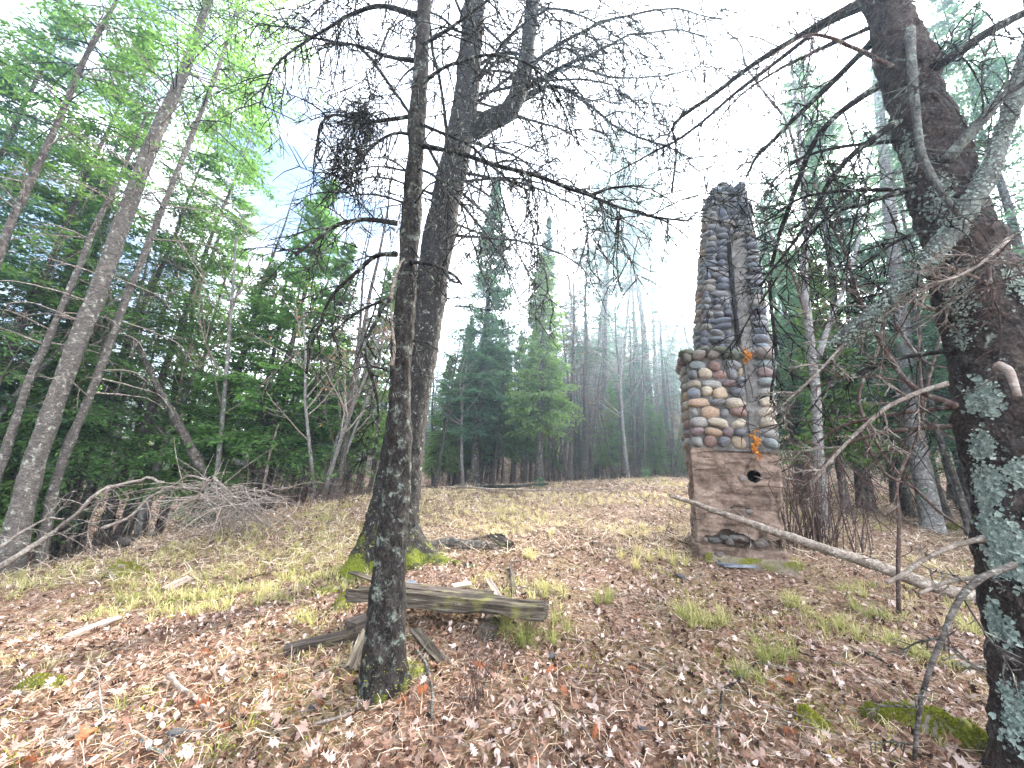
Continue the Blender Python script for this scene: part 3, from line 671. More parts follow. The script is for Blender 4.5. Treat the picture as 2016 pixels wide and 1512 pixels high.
BIGB = [
    (pix((1030, 150, yb), (1080, 100, yb), (1150, 60, yb - .2), (1230, 30, yb - .3), (1330, 20, yb - .4), (1420, 40, yb - .4)), .03, .008, 22, .8),
    (pix((1020, 185, yb), (1075, 150, yb), (1120, 125, yb - .2), (1180, 100, yb - .3), (1240, 70, yb - .4), (1330, 62, yb - .5), (1390, 80, yb - .6)), .03, .008, 22, .8),
    (pix((1000, 215, yb), (1060, 180, yb), (1110, 130, yb + .2), (1160, 140, yb + .3), (1220, 155, yb + .4), (1300, 150, yb + .5), (1370, 135, yb + .6)), .028, .008, 20, .8),
    (pix((1010, 200, yb), (1080, 170, yb - .1), (1140, 190, yb - .2), (1200, 240, yb - .3), (1260, 270, yb - .4), (1330, 300, yb - .4), (1400, 360, yb - .4)), .026, .006, 20, .8),
    (pix((930, 165, yb), (970, 130, yb - .2), (1000, 85, yb - .2), (1030, 30, yb - .2), (1060, -20, yb - .2)), .026, .01, 12, .6),
    (pix((940, 130, yb), (985, 105, yb + .1), (1040, 110, yb + .2), (1090, 130, yb + .3), (1150, 190, yb + .3), (1210, 200, yb + .3), (1290, 205, yb + .3)), .024, .006, 18, .8),
    (pix((960, 225, yb), (975, 300, yb - .2), (985, 380, yb - .3), (1005, 440, yb - .3), (1025, 500, yb - .3), (1060, 585, yb - .3)), .014, .005, 9, .6),
    (pix((1015, 330, yb - .6), (1045, 370, yb - .6), (1060, 420, yb - .6), (1058, 480, yb - .6), (1075, 560, yb - .6), (1090, 620, yb - .6)), .013, .005, 8, .6),
    (pix((905, 330, yb), (925, 380, yb - .3), (935, 450, yb - .3), (950, 500, yb - .4), (965, 560, yb - .4)), .012, .004, 6, .5),
    (pix((900, 60, yb), (860, 30, yb - .4), (820, 20, yb - .7), (760, 60, yb - 1.0)), .018, .006, 14, .7),
    (pix((870, 420, yb), (840, 390, yb - .4), (800, 400, yb - .7), (740, 410, yb - .9)), .012, .005, 6, .4),
    (pix((870, 530, yb), (890, 550, yb - .3), (905, 556, yb - .4)), .022, .015, 0, .2),
    (pix((920, 20, yb), (980, -30, yb + .3), (1080, -40, yb + .5), (1180, 0, yb + .6), (1260, 60, yb + .6)), .022, .006, 22, .9),
    (pix((1045, 20, yb), (1110, 20, yb + .4), (1200, 60, yb + .6), (1260, 130, yb + .7), (1290, 230, yb + .7)), .02, .005, 20, .9)]
for k, (p, r0, r1, ns, sl_) in enumerate(BIGB):
    add_branch(big, bb, p, r0, r1, M['twig'], int(ns * 1.5), sl_ * 1.8, .55, 500 + k, 7, .05, .0115, .04)
rn = random.Random(21)
for k in range(24):
    t = rn.uniform(.5, .98); a = rn.uniform(-1.8, 1.8) if k % 3 else rn.uniform(0, 6.28); P, N, T = BT.surf([t], [a]); d = unit(N[0] + [0, 0, rn.uniform(-.1, .5)]); ln = rn.uniform(1.2, 3.0)
    add_branch(big, bb, [P[0] - N[0] * .05, P[0] + d * ln * .45, P[0] + d * ln * .8 + [0, 0, -ln * .12], P[0] + d * ln + [0, 0, -ln * .4]], .02, .007, M['twig'], int(4 + ln * 5), 1.2, .5, 600 + k, 5, .08, .009, .05, 6)

# scaly lichened trunk on the right
YR = 2.0
RT = Trunk(pix((2170, 1900, YR), (2105, 1512, YR), (2072, 1300, YR), (2034, 1100, YR), (2000, 900, YR), (1958, 700, YR), (1899, 500, YR), (1846, 330, YR), (1793, 160, YR), (1740, 0, YR), (1660, -240, YR)),
           [.30, .23, .20, .195, .19, .182, .165, .148, .128, .108, .085], 300, 84, .012, 18, .8, ((3.4, .5, .25, .15), (4.6, .5, .3, .15), (.4, .5, .3, .2)), 6, .007)
right = thing('lichened_spruce_tree', 'huge scaly brown trunk with pale green lichen at the right edge', 'tree', RT.base)
RT.obj(M['right'], right); rb = RT.base
def rt_at(px, py):
    """trunk parameter nearest to a sight line"""
    d = at(px, py, 1) - np.array([0, 0, EYE]); d = d / np.linalg.norm(d); Q = RT.V - np.array([0, 0, EYE]); dist = np.linalg.norm(Q - (Q @ d)[..., None] * d, axis=-1) + .02 * np.linalg.norm(Q, axis=-1)
    i, j = np.unravel_index(np.argmin(dist), dist.shape); return i / (RT.rows - 1), j / RT.sides * 2 * math.pi
for k, (px, py, st, sa, n, sz) in enumerate([(1940, 780, .008, .14, 150, .017), (1935, 870, .006, .10, 110, .015), (1950, 950, .012, .16, 190, .017), (1945, 1010, .012, .06, 60, .013), (1985, 1080, .016, .17, 280, .018), (1965, 1215, .010, .06, 70, .016), (1990, 1250, .008, .06, 50, .016), (2000, 1400, .016, .10, 120, .018), (2005, 925, .008, .08, 70, .016),
                                             (1850, 400, .015, .2, 90, .013), (1790, 300, .015, .15, 60, .013), (1880, 560, .02, .2, 90, .012), (2000, 560, .01, .15, 60, .014), (1900, 660, .01, .15, 50, .01)]):
    t, a = rt_at(px, py); lichen_patch(RT, right, t, a, st, sa, n, sz, 40 + k)
yr = YR - .1
RBR = [
    (pix((1700, 0, 2.2), (1600, 55, 2.3), (1480, 130, 2.5), (1400, 190, 2.6), (1325, 245, 2.7), (1330, 290, 2.7), (1322, 380, 2.7)), .022, .009, 16, .45, 'twig'),
    (pix((1705, 12, 2.3), (1620, 52, 2.5), (1520, 128, 2.7), (1440, 190, 2.8), (1345, 268, 2.9), (1280, 300, 3.0), (1200, 345, 3.1)), .020, .006, 16, .45, 'twig'),
    (pix((1715, 85, 2.1), (1650, 150, 2.2), (1590, 210, 2.3), (1530, 270, 2.4), (1490, 310, 2.45), (1467, 355, 2.5)), .022, .007, 12, .4, 'twig'),
    (pix((1735, 165, 2.0), (1650, 225, 2.1), (1600, 285, 2.2), (1575, 350, 2.25), (1540, 450, 2.3), (1515, 560, 2.3), (1523, 700, 2.3), (1520, 790, 2.3)), .020, .007, 14, .4, 'twig'),
    (pix((1765, 240, 1.95), (1690, 295, 2.0), (1640, 345, 2.05), (1600, 415, 2.1), (1545, 500, 2.15), (1500, 560, 2.2)), .018, .006, 12, .4, 'twig'),
    (pix((1800, 370, 1.9), (1700, 400, 1.95), (1640, 420, 2.0), (1590, 470, 2.1), (1500, 590, 2.2), (1430, 690, 2.3)), .013, .004, 10, .4, 'twig'),
    (pix((1840, 610, 1.85), (1760, 590, 1.9), (1700, 640, 2.0), (1600, 740, 2.1), (1530, 810, 2.2)), .010, .005, 8, .35, 'twig_pale'),
    (pix((1865, 755, 1.85), (1800, 775, 1.9), (1740, 805, 1.95), (1690, 850, 2.0), (1640, 905, 2.05), (1605, 950, 2.1)), .011, .006, 5, .2, 'twig_pale'),
    (pix((1880, 800, 1.8), (1780, 745, 2.0), (1700, 610, 2.2), (1660, 500, 2.3), (1600, 360, 2.4)), .014, .006, 9, .4, 'twig_red'),
    (pix((1995, 1112, 1.7), (1930, 1140, 1.65), (1885, 1190, 1.62), (1850, 1270, 1.62), (1822, 1370, 1.64), (1800, 1500, 1.68)), .012, .007, 4, .16, 'pale'),
    (pix((1935, 1060, 2.0), (1880, 1075, 2.0), (1820, 1100, 2.0), (1747, 1142, 2.0)), .013, .008, 1, .15, 'log'),
    (pix((1960, 1130, 2.1), (1900, 1140, 2.1), (1860, 1150, 2.1), (1813, 1172, 2.1)), .011, .007, 1, .15, 'log'),
    (pix((1965, 720, 1.66), (1985, 728, 1.62), (1998, 760, 1.60), (2002, 782, 1.6)), .016, .013, 0, .1, 'wood_pale'),
    (pix((1985, 470, 1.75), (1930, 520, 1.68), (1880, 545, 1.65), (1820, 560, 1.7)), .009, .004, 6, .2, 'twig_pale'),
    (pix((1950, 560, 1.75), (1890, 535, 1.7), (1860, 520, 1.68)), .008, .004, 4, .2, 'twig_pale'),
    (pix((1860, 320, 1.9), (1930, 240, 1.8), (1990, 180, 1.75), (2080, 120, 1.7)), .03, .02, 8, .35, 'limb'),
    (pix((1800, 150, 1.95), (1860, 120, 1.85), (1950, 60, 1.8), (2050, 10, 1.8)), .03, .02, 8, .35, 'twig'),
    (pix((1790, 60, 1.9), (1800, 180, 1.8), (1815, 300, 1.75), (1850, 380, 1.72), (1900, 430, 1.7)), .022, .012, 6, .3, 'limb')]
for k, (p, r0, r1, ns, sl_, mt) in enumerate(RBR):
    add_branch(right, rb, p, r0, r1, M[mt], int(ns * (2.2 if ns > 3 else 1)), sl_ * 1.4, .5, 700 + k, 8, .04, .0052, .015)
rn = random.Random(44)
for k in range(11):
    t = rn.uniform(.42, .9); a = rn.uniform(2.2, 5.2); P, N, T_ = RT.surf([t], [a]); d = unit(N[0] * [1, .8, 0] + [-.5, rn.uniform(-.1, .6), rn.uniform(-.35, .45)]); ln = rn.uniform(.4, 1.05)
    add_branch(right, rb, [P[0] - N[0] * .04, P[0] + d * ln * .4, P[0] + d * ln * .75 + [0, 0, -ln * .10], P[0] + d * ln + [0, 0, -ln * .32]], .012, .004, M[('twig', 'twig_red', 'twig')[k % 3]], int(6 + ln * 9), .5, .5, 760 + k, 6, .05, .0048, .03, 6)
# thick broken limb with shaggy lichen
lp = pix((2070, -40, 2.05), (2020, 130, 1.95), (1972, 270, 1.85), (1930, 375, 1.8), (1860, 475, 1.8), (1780, 560, 1.85), (1715, 625, 1.95), (1640, 682, 2.1))
LT = Trunk(lp[::-1], [.034, .042, .044, .043, .042, .044, .048, .05], 120, 30, .006, 30, 1, (), 8, .004)
lo = link('broken_limb', mesh_np('broken_limb', np.vstack([LT.V.reshape(-1, 3), LT.path[0]]) - rb, [LT.F, np.stack([np.roll(np.arange(30), -1), np.arange(30), np.full(30, 3600)], -1)], M['limb'], True), right)
LT2 = LT; LT2.base = rb
for k in range(7): lichen_patch(LT2, right, .08 + .13 * k, RNG.uniform(2.5, 5), .06, .9, 110, .009, 90 + k)

# ------------------------------------------------------------------ background trees
def bez_branches(g, n, zlo, zhi, Lf, e_lo, e_hi, droop, K=6):
    z = np.sort(g.uniform(zlo, zhi, n)); u = (z - zlo) / (zhi - zlo); az = g.uniform(0, 6.283, n)
    Ln = Lf(u) * g.uniform(.6, 1.15, n); el = e_lo + (e_hi - e_lo) * u + g.normal(0, .08, n)
    s = np.linspace(0, 1, K)
    h = Ln[:, None] * s * np.cos(el)[:, None]; v = Ln[:, None] * (s * np.sin(el)[:, None] - droop * s ** 2 * (1 - .5 * u[:, None]) + .12 * droop * s ** 4)
    P = np.stack([h * np.cos(az)[:, None], h * np.sin(az)[:, None], z[:, None] + v], -1)
    P[:, 1:, :2] += g.normal(0, .03, (n, K - 1, 2)) * Ln[:, None, None]
    return P, Ln, u
def needles(g, P, Ln, T, clen, cw, twl=.42, fan=.8, drop=.12, spacing=.075, flat=.5, tstart=.12, roll2=True):
    n, K = P.shape[:2]; t = np.tile(np.linspace(tstart, .99, T), (n, 1)) + g.uniform(-.03, .03, (n, T)); t = np.clip(t, 0, .995)
    f = t * (K - 1); i = np.minimum(f.astype(int), K - 2); fr = (f - i)[..., None]; ar = np.arange(n)[:, None]
    st = P[ar, i] * (1 - fr) + P[ar, i + 1] * fr; tg = unit(P[ar, i + 1] - P[ar, i])
    sd = unit(np.cross(tg, [0, 0, 1.0]))
    A = []
    for sg in (-1, 1):
        d = unit(tg * .75 + sg * sd * fan + np.array([0, 0, -drop]) + g.normal(0, .14, tg.shape)); l = (twl * Ln[:, None] * (1 - t) ** .75 + .09) * g.uniform(.6, 1.15, t.shape)
        A.append((st.reshape(-1, 3), d.reshape(-1, 3), l.ravel()))
    # the branch tip itself
    A.append((P[:, -2], unit(P[:, -1] - P[:, -2]), Ln / (K - 1) + .06))
    S0 = np.concatenate([a[0] for a in A]); D = np.concatenate([a[1] for a in A]); l = np.concatenate([a[2] for a in A])
    k = np.maximum(1, (l / spacing).astype(int)); rep = np.repeat(np.arange(len(l)), k); pos = (np.arange(len(rep)) - np.repeat(np.cumsum(k) - k, k)) / k[rep]
    q = S0[rep] + D[rep] * (l[rep] * pos)[:, None] + np.array([0, 0, -.10]) * (l[rep] * pos ** 2)[:, None]; m = len(rep)
    up = unit(np.array([0, 0, 1.0]) + g.normal(0, flat, (m, 3))); sd2 = unit(np.cross(D[rep], up)); sg = np.where(np.arange(m) % 2 == 0, 1, -1)[:, None]
    d2 = unit(D[rep] + sg * sd2 * .55 + g.normal(0, .12, (m, 3)))
    tint_tw = np.repeat(g.uniform(0, .35, len(l)), k) + .35 * pos + g.uniform(0, .35, m)
    V, F = cards(q, d2, up, clen * g.uniform(.7, 1.3, m), cw * g.uniform(.7, 1.3, m))
    return V, F, np.clip(tint_tw, 0, 1), (S0, D, l)
def trunk_polys(g, H, r0, wob=.05, rows=14, lean=0):
    z = np.linspace(-.25, H, rows); x = np.cumsum(g.normal(0, wob, rows)) * .5; y_ = np.cumsum(g.normal(0, wob, rows)) * .5; x -= x[1]; y_ -= y_[1]
    r = r0 * (1 - .93 * np.linspace(0, 1, rows) ** .9); r[0] *= 1.45; r[1] *= 1.12
    return np.stack([x, y_, z], -1), r
def follow(P, tp):
    """shift branch polylines on to a bent trunk"""
    z = P[:, 0, 2]; dx = np.interp(z, tp[:, 2], tp[:, 0]); dy = np.interp(z, tp[:, 2], tp[:, 1]); P = P.copy(); P[..., 0] += dx[:, None]; P[..., 1] += dy[:, None]; return P
def dead_limbs(g, n, zlo, zhi, lmax, tp, r=.009, sub=4, droop=.35):
    P, Ln, u = bez_branches(g, n, zlo, zhi, lambda u: lmax * (.6 + .4 * np.sin(3 * u)), -.05, .15, droop, 6); P = follow(P, tp); out = []
    for i in range(n):
        out.append((P[i], np.linspace(r, .002, 6)))
        for q in range(sub):
            k = g.integers(1, 5); a = P[i, k]; d = unit(P[i, k + 1 if k < 5 else k] - a + g.normal(0, .5, 3) * .2 * Ln[i] + [0, 0, -.05]); ll = Ln[i] * g.uniform(.15, .45)
            m = a + d * ll * .55 + g.normal(0, .03, 3); out.append((np.array([a, m, m + unit(d + g.normal(0, .4, 3) + [0, 0, -.3]) * ll * .5]), np.array([.004, .003, .0013])))
    return out
PROTO = {}
def reg(name, label_kind, trunkmat, H, r0, seed, crown=None, limb_mat=None, dead=None, wob=.05, wood=True, crownmat=None, cat='tree'):
    g = np.random.default_rng(seed); tp, tr = trunk_polys(g, H, r0, wob)
    parts = [('trunk', tube_mesh(name + '_trunk', [(tp, tr)], M[trunkmat], 9), None)]
    polys = []
    if dead: polys += dead_limbs(g, *dead, tp)
    if crown:
        P, Ln, u = bez_branches(g, crown['n'], crown['z'][0], crown['z'][1], crown['L'], *crown['e'], crown['droop']); P = follow(P, tp)
        V, F, t, tw = needles(g, P, Ln, crown['T'], crown['cl'], crown['cw'], crown.get('twl', .42), crown.get('fan', .8), crown.get('drop', .12), crown.get('sp', .075), crown.get('flat', .5), crown.get('ts', .12))
        parts.append(('crown', mesh_np(name + '_crown', V, F, M[crownmat], False, t), None))
        for i in range(len(P)): polys.append((P[i], np.linspace(.012 * (1 - .7 * u[i]), .002, P.shape[1])))
        S0, D, l = tw
        for i in range(0, len(l), 2): polys.append((np.array([S0[i], S0[i] + D[i] * l[i] * .8]), np.array([.003, .0015])))
    if polys: parts.append(('branchwork', tube_mesh(name + '_branchwork', polys, M[limb_mat or trunkmat], 3), 'stuff'))
    PROTO[name] = parts
lin = lambda a, b_: (lambda u: b_ + (a - b_) * (1 - u) ** .85)
reg('fir', 0, 'trunk', 11, .11, 31, dict(n=240, z=(2.3, 10.9), L=lin(1.9, .12), e=(-.05, .75), droop=.28, T=12, cl=.14, cw=.048), None, (44, .4, 3.4, 1.2), crownmat='fir')
reg('bright_fir', 0, 'trunk', 8, .08, 32, dict(n=230, z=(1.7, 7.9), L=lin(1.7, .1), e=(-.05, .8), droop=.22, T=12, cl=.125, cw=.044), None, (34, .3, 2.4, 1.0), crownmat='fir_b')
reg('open_fir', 0, 'trunk', 13, .12, 33, dict(n=170, z=(3.0, 12.8), L=lin(2.5, .2), e=(-.15, .6), droop=.30, T=13, cl=.14, cw=.044, sp=.085), None, (50, .6, 6.5, 1.5), crownmat='fir')
reg('spruce', 0, 'trunk', 12.6, .16, 34, dict(n=420, z=(1.9, 12.55), L=lambda u: np.interp(u, [0, .15, .4, .7, 1], [1.6, 2.0, 1.25, .75, .06]), e=(-.15, .65), droop=.22, T=11, cl=.13, cw=.05), None, (30, .4, 3, 1.3), crownmat='spruce')
reg('narrow_spruce', 0, 'trunk', 12, .12, 35, dict(n=300, z=(3.0, 11.95), L=lambda u: np.interp(u, [0, .2, .5, 1], [.9, 1.15, .7, .05]), e=(-.2, .6), droop=.2, T=9, cl=.13, cw=.05), None, (40, .4, 4.5, 1.2), crownmat='spruce')
reg('cedar', 0, 'trunk', 8, .12, 36, dict(n=200, z=(1.5, 7.9), L=lin(1.4, .25), e=(.2, .8), droop=.55, T=10, cl=.15, cw=.068, fan=.6, drop=.45, flat=1.2, sp=.09), None, (20, .3, 3, 1.0), crownmat='cedar')
reg('hemlock', 0, 'trunk', 13, .15, 37, dict(n=230, z=(1.6, 12.9), L=lin(2.6, .15), e=(.0, .5), droop=.32, T=14, cl=.13, cw=.042, twl=.36, sp=.08), None, (30, .4, 4, 1.5), crownmat='hemlock')
reg('rusty_conifer', 0, 'trunk', 11, .11, 38, dict(n=120, z=(3.5, 10.9), L=lin(1.0, .1), e=(-.1, .6), droop=.25, T=8, cl=.07, cw=.018, sp=.12), None, (50, .5, 7, 1.2), crownmat='rustn')
for k in range(3): reg('dead_spruce_%d' % k, 0, 'trunk', 9.5 + k, .075 + .02 * k, 40 + k, None, 'twig', (95, .4, 9 + k, 1.25, ), wob=.09)
for k in range(2): reg('thick_trunk_%d' % k, 0, 'trunk', 12, .17 + .05 * k, 50 + k, dict(n=80, z=(6, 11.8), L=lin(1.7, .3), e=(-.1, .5), droop=.3, T=9, cl=.12, cw=.04), None, (60, .5, 7, 1.4), wob=.06, crownmat='pine')
def pine_proto():
    g = np.random.default_rng(60); tp, tr = trunk_polys(g, 15, .17, .07); P, Ln, u = bez_branches(g, 34, 9.6, 14.9, lambda u: 2.1 - .9 * u, .1, .6, .1); P = follow(P, tp); polys = [(P[i], np.linspace(.03, .006, 6)) for i in range(34)]; tips = []
    for i in range(34):
        for q in range(9):
            k = g.integers(2, 6); a = P[i, k]; e = a + g.normal(0, .22, 3) + unit(P[i, 5] - P[i, 0]) * .25 + [0, 0, .1]; polys.append((np.array([a, (a + e) / 2 + g.normal(0, .04, 3), e]), np.array([.008, .006, .004]))); tips.append(e)
    tips = np.array(tips); m = 46; c = np.repeat(tips, m, 0); d = unit(g.normal(0, 1, c.shape) + [0, 0, .35]); V, F = cards(c, d, unit(g.normal(0, 1, c.shape)), g.uniform(.12, .22, len(c)), np.full(len(c), .016))
    PROTO['pine'] = [('trunk', tube_mesh('pine_trunk', [(tp, tr)], M['trunk'], 10), None), ('crown', mesh_np('pine_crown', V, F, M['pine'], False, g.random(len(c))), None), ('branchwork', tube_mesh('pine_branchwork', polys + dead_limbs(g, 30, 3, 10, 1.2, tp), M['twig'], 4), 'stuff')]
pine_proto()
def bare(name, seed, H, r0, mat, stems=1, spread=.35, leaves=0, tm='twig_pale', lev=3):
    g = random.Random(seed); trunks, polys, ends = [], [], []
    def rec(p, d, ln, r, lv):
        n = 6; pts = [p]; st = ln / (n - 1)
        for q in range(n - 1):
            d = unit(d + np.array([g.gauss(0, .10), g.gauss(0, .10), g.gauss(0, .05) + .03])); pts.append(pts[-1] + d * st)
        pts = np.array(pts); rr = np.linspace(r, max(r * .35, .0016), n)
        (trunks if lv == 0 else polys).append((pts, rr))
        if lv >= lev: ends.append(pts[-1]); ends.append(pts[3]); return
        for k in range((11 if lv == 0 else 5 if lv == 1 else 4)):
            t = g.uniform(.35 if lv == 0 else .15, 1.0); i = min(int(t * (n - 1)), n - 2); a = pts[i] + (pts[i + 1] - pts[i]) * (t * (n - 1) - i)
            s = np.cross(d, [g.gauss(0, 1), g.gauss(0, 1), g.gauss(0, 1)]); s /= np.linalg.norm(s) + 1e-9
            rec(a, unit(d * .75 + s * g.uniform(.45, .9)), ln * g.uniform(.22, .42) * (1.2 - .4 * t), rr[i] * .5, lv + 1)
    for k in range(stems):
        a = k / stems * 6.28 + g.random(); d = unit(np.array([math.cos(a) * spread * (stems > 1), math.sin(a) * spread * (stems > 1), 1.0])); rec(np.array([math.cos(a) * .08 * (stems > 1), math.sin(a) * .08 * (stems > 1), -.2]), d, H * g.uniform(.8, 1.05), r0 * g.uniform(.75, 1.1), 0)
    parts = [('trunk', tube_mesh(name + '_trunk', [t], M[mat], 8), None) for t in trunks]
    parts.append(('branchwork', tube_mesh(name + '_branchwork', polys, M[tm], 3), 'stuff'))
    if leaves:
        gg = np.random.default_rng(seed); e = np.array(ends)[gg.integers(0, len(ends), leaves)] + gg.normal(0, .05, (leaves, 3)); V, F = cards(e, unit(gg.normal(0, 1, e.shape) + [0, 0, -1]), unit(gg.normal(0, 1, e.shape)), gg.uniform(.05, .09, leaves), gg.uniform(.03, .06, leaves)); parts.append(('leaves', mesh_np(name + '_leaves', V, F, M['dead_leaf'], False, gg.random(leaves)), 'stuff'))
    PROTO[name] = parts
bare('bare_maple', 71, 6.5, .075, 'trunk_grey', 1)
bare('bare_birch', 72, 8.5, .08, 'trunk_grey', 1, tm='twig_pale')
bare('grey_clump', 73, 5.5, .05, 'trunk_grey', 4, .28, 220)
bare('sapling', 74, 3.2, .02, 'twig_red', 1, tm='twig_red', lev=2)
bare('brown_sapling', 75, 4.5, .03, 'twig', 1, tm='twig_red', lev=2, leaves=40)
used = set()
NAMES = {'fir': 'fir_tree', 'bright_fir': 'fir_tree', 'open_fir': 'fir_tree', 'spruce': 'spruce_tree', 'narrow_spruce': 'spruce_tree', 'cedar': 'cedar_tree', 'hemlock': 'hemlock_tree', 'rusty_conifer': 'dead_spruce_tree', 'dead_spruce_0': 'dead_spruce_tree', 'dead_spruce_1': 'dead_spruce_tree', 'dead_spruce_2': 'dead_spruce_tree',
         'thick_trunk_0': 'spruce_tree', 'thick_trunk_1': 'spruce_tree', 'pine': 'pine_tree', 'bare_maple': 'maple_tree', 'bare_birch': 'birch_tree', 'grey_clump': 'maple_tree', 'sapling': 'sapling', 'brown_sapling': 'sapling'}
def tree(kind, px, Y, sc=1.0, lean=0.0, label=None, group=None, rz=None, back=0.0, py=950):
    x = at(px, py, Y)[0]; z = gz(x, Y)
    o = thing(NAMES[kind], label, 'tree' if 'sapling' not in kind else 'sapling', (x, Y, z), 0, group)
    o.rotation_euler = Matrix.Rotation(R(lean), 3, 'Y').to_4x4().to_euler() if rz is None else (Matrix.Rotation(R(lean), 3, 'Y') @ Matrix.Rotation(R(back), 3, 'X') @ Matrix.Rotation(rz, 3, 'Z')).to_euler()
    o.scale = (sc, sc, sc)
    for nm, me, kd in PROTO[kind]: link(nm, me, o, kind=kd)
    return o
rt = random.Random(99)
def T(*a, **k): return tree(*a, rz=rt.uniform(0, 6.28), back=rt.uniform(-3, 3), **k)
# --- trees that the photograph lets one point at
T('spruce', 932, 14.0, 1.0, 1, label='tallest green spruce with a pointed top, just right of the forked spruce')
T('narrow_spruce', 1058, 16.0, 1.0, 0, label='narrow spruce with a thin spire, right of the tallest spruce')
T('cedar', 1062, 12.6, 1.0, 0, label='light green cedar under the narrow spire spruce at the clearing edge')
T('rusty_conifer', 1122, 14.5, .92, 0, label='dead conifer with rust brown needles in mid forest')
T('pine', 1262, 19.0, 1.0, -2, label='tall pine with a round open crown high above its bare trunk')
T('hemlock', 1250, 17.0, .62, 0, label='small hemlock with soft green tiers left of the chimney')
T('narrow_spruce', 1418, 22.0, 1.12, 0, label='spruce whose pointed tip rises behind the chimney top')
T('thick_trunk_1', 1150, 15.0, .8, 0, label='thick dark trunk beside the rust brown conifer')
T('thick_trunk_0', 1322, 18.0, .8, -3, label='dark leaning trunk nearest the chimney on its left')
T('bare_birch', 1216, 17.5, .9, 1, label='thin pale birch between the dark trunks left of the chimney')
T('bright_fir', 505, 10.4, 1.32, 3, label='bright green fir with a full crown at left of the slender spruce')
T('bright_fir', 600, 10.6, 1.0, 2, label='small bright fir with low spreading boughs at the ridge')
T('bright_fir', 395, 10.2, 1.0, 5, label='small fir overhanging the heap of grey brush')
T('cedar', 705, 11.4, .95, 1, label='yellow green cedar just left of the slender spruce')
T('grey_clump', 640, 9.8, 1.0, 1, label='clump of bare grey maple stems with a few orange leaves')
T('dead_spruce_1', 668, 9.6, .8, 0, label='thin dark dead spruce standing in front of the grey maple clump')
T('bare_maple', 440, 9.5, 1.25, 3, label='tall thin bare tree rising above the bright firs')
T('open_fir', 330, 11.5, .85, 5, label='loose fir behind the leaning pale trunks')
T('open_fir', 120, 9.2, 1.0, 5, label='tall open fir with green boughs hanging behind the leaning pale trunk')
T('open_fir', -120, 7.6, 1.02, 4, label='tall open fir at the far left edge')
T('fir', -40, 9.5, 1.0, 6, label='dense fir low on the far left edge')
T('hemlock', 30, 9.4, .95, 5, label='hemlock with hanging boughs behind the dark slim corner trunk')
T('open_fir', 215, 9.6, 1.05, 5, label='open fir whose boughs fill the gap right of the thickest pale trunk')
T('hemlock', -330, 7.0, 1.0, 5, label='hemlock boughs reaching in over the upper left corner')
T('bare_birch', 230, 11.5, 1.3, 5, label='tall bare birch between the two leaning pale trunks')
T('cedar', -10, 8.3, .8, 6, label='bright green cedar at the left edge')
T('bare_birch', 300, 10.0, 1.1, 6, label='tall thin bare birch beside the second pale trunk')
# right
T('hemlock', 1700, 9.5, 1.0, -2, label='broad hemlock with blue green boughs right of the chimney')
T('hemlock', 1930, 8.2, 1.0, -3, label='hemlock behind the huge lichened trunk')
T('hemlock', 1590, 13.0, .95, 0, label='hemlock showing close beside the right side of the chimney')
T('hemlock', 2150, 7.0, .95, -3, label='hemlock at the far right edge')
T('cedar', 1660, 8.6, .75, 0, label='small cedar with light boughs behind the grey birch')
for k, (p, r0, lab) in enumerate([(((1838, 1048), (1815, 930), (1795, 800), (1775, 640), (1755, 450), (1735, 250), (1720, 60)), .15, 'smooth grey trunk with a flared base behind the forked red sapling'), (((1912, 1052), (1885, 960), (1855, 880), (1830, 780), (1800, 600), (1775, 400)), .055, 'thin dark trunk leaning beside the smooth grey trunk')]):
    Yg = 8.0 - .3 * k; P = pix(*[(a, c, Yg) for a, c in p]); P[0] = gp(P[0][0], P[0][1], -.1)
    tk = Trunk(P, [r0 * 1.25, r0, r0 * .95, r0 * .85, r0 * .7, r0 * .55], 90, 24, .006, 14, .6, ((.5, .5, .10, .15), (3.4, .6, .12, .18), (4.7, .5, .1, .15)), 30 + k)
    o = thing('hemlock_tree', lab, 'tree', tk.base); tk.obj(M['trunk_grey' if k == 0 else 'trunk'], o)
    rr = np.random.default_rng(k); tp = tk.path - tk.base; link('branchwork', tube_mesh('branchwork', dead_limbs(rr, 60, 1.2, tp[-1, 2], 1.4, tp), M['twig'], 3), o, kind='stuff')
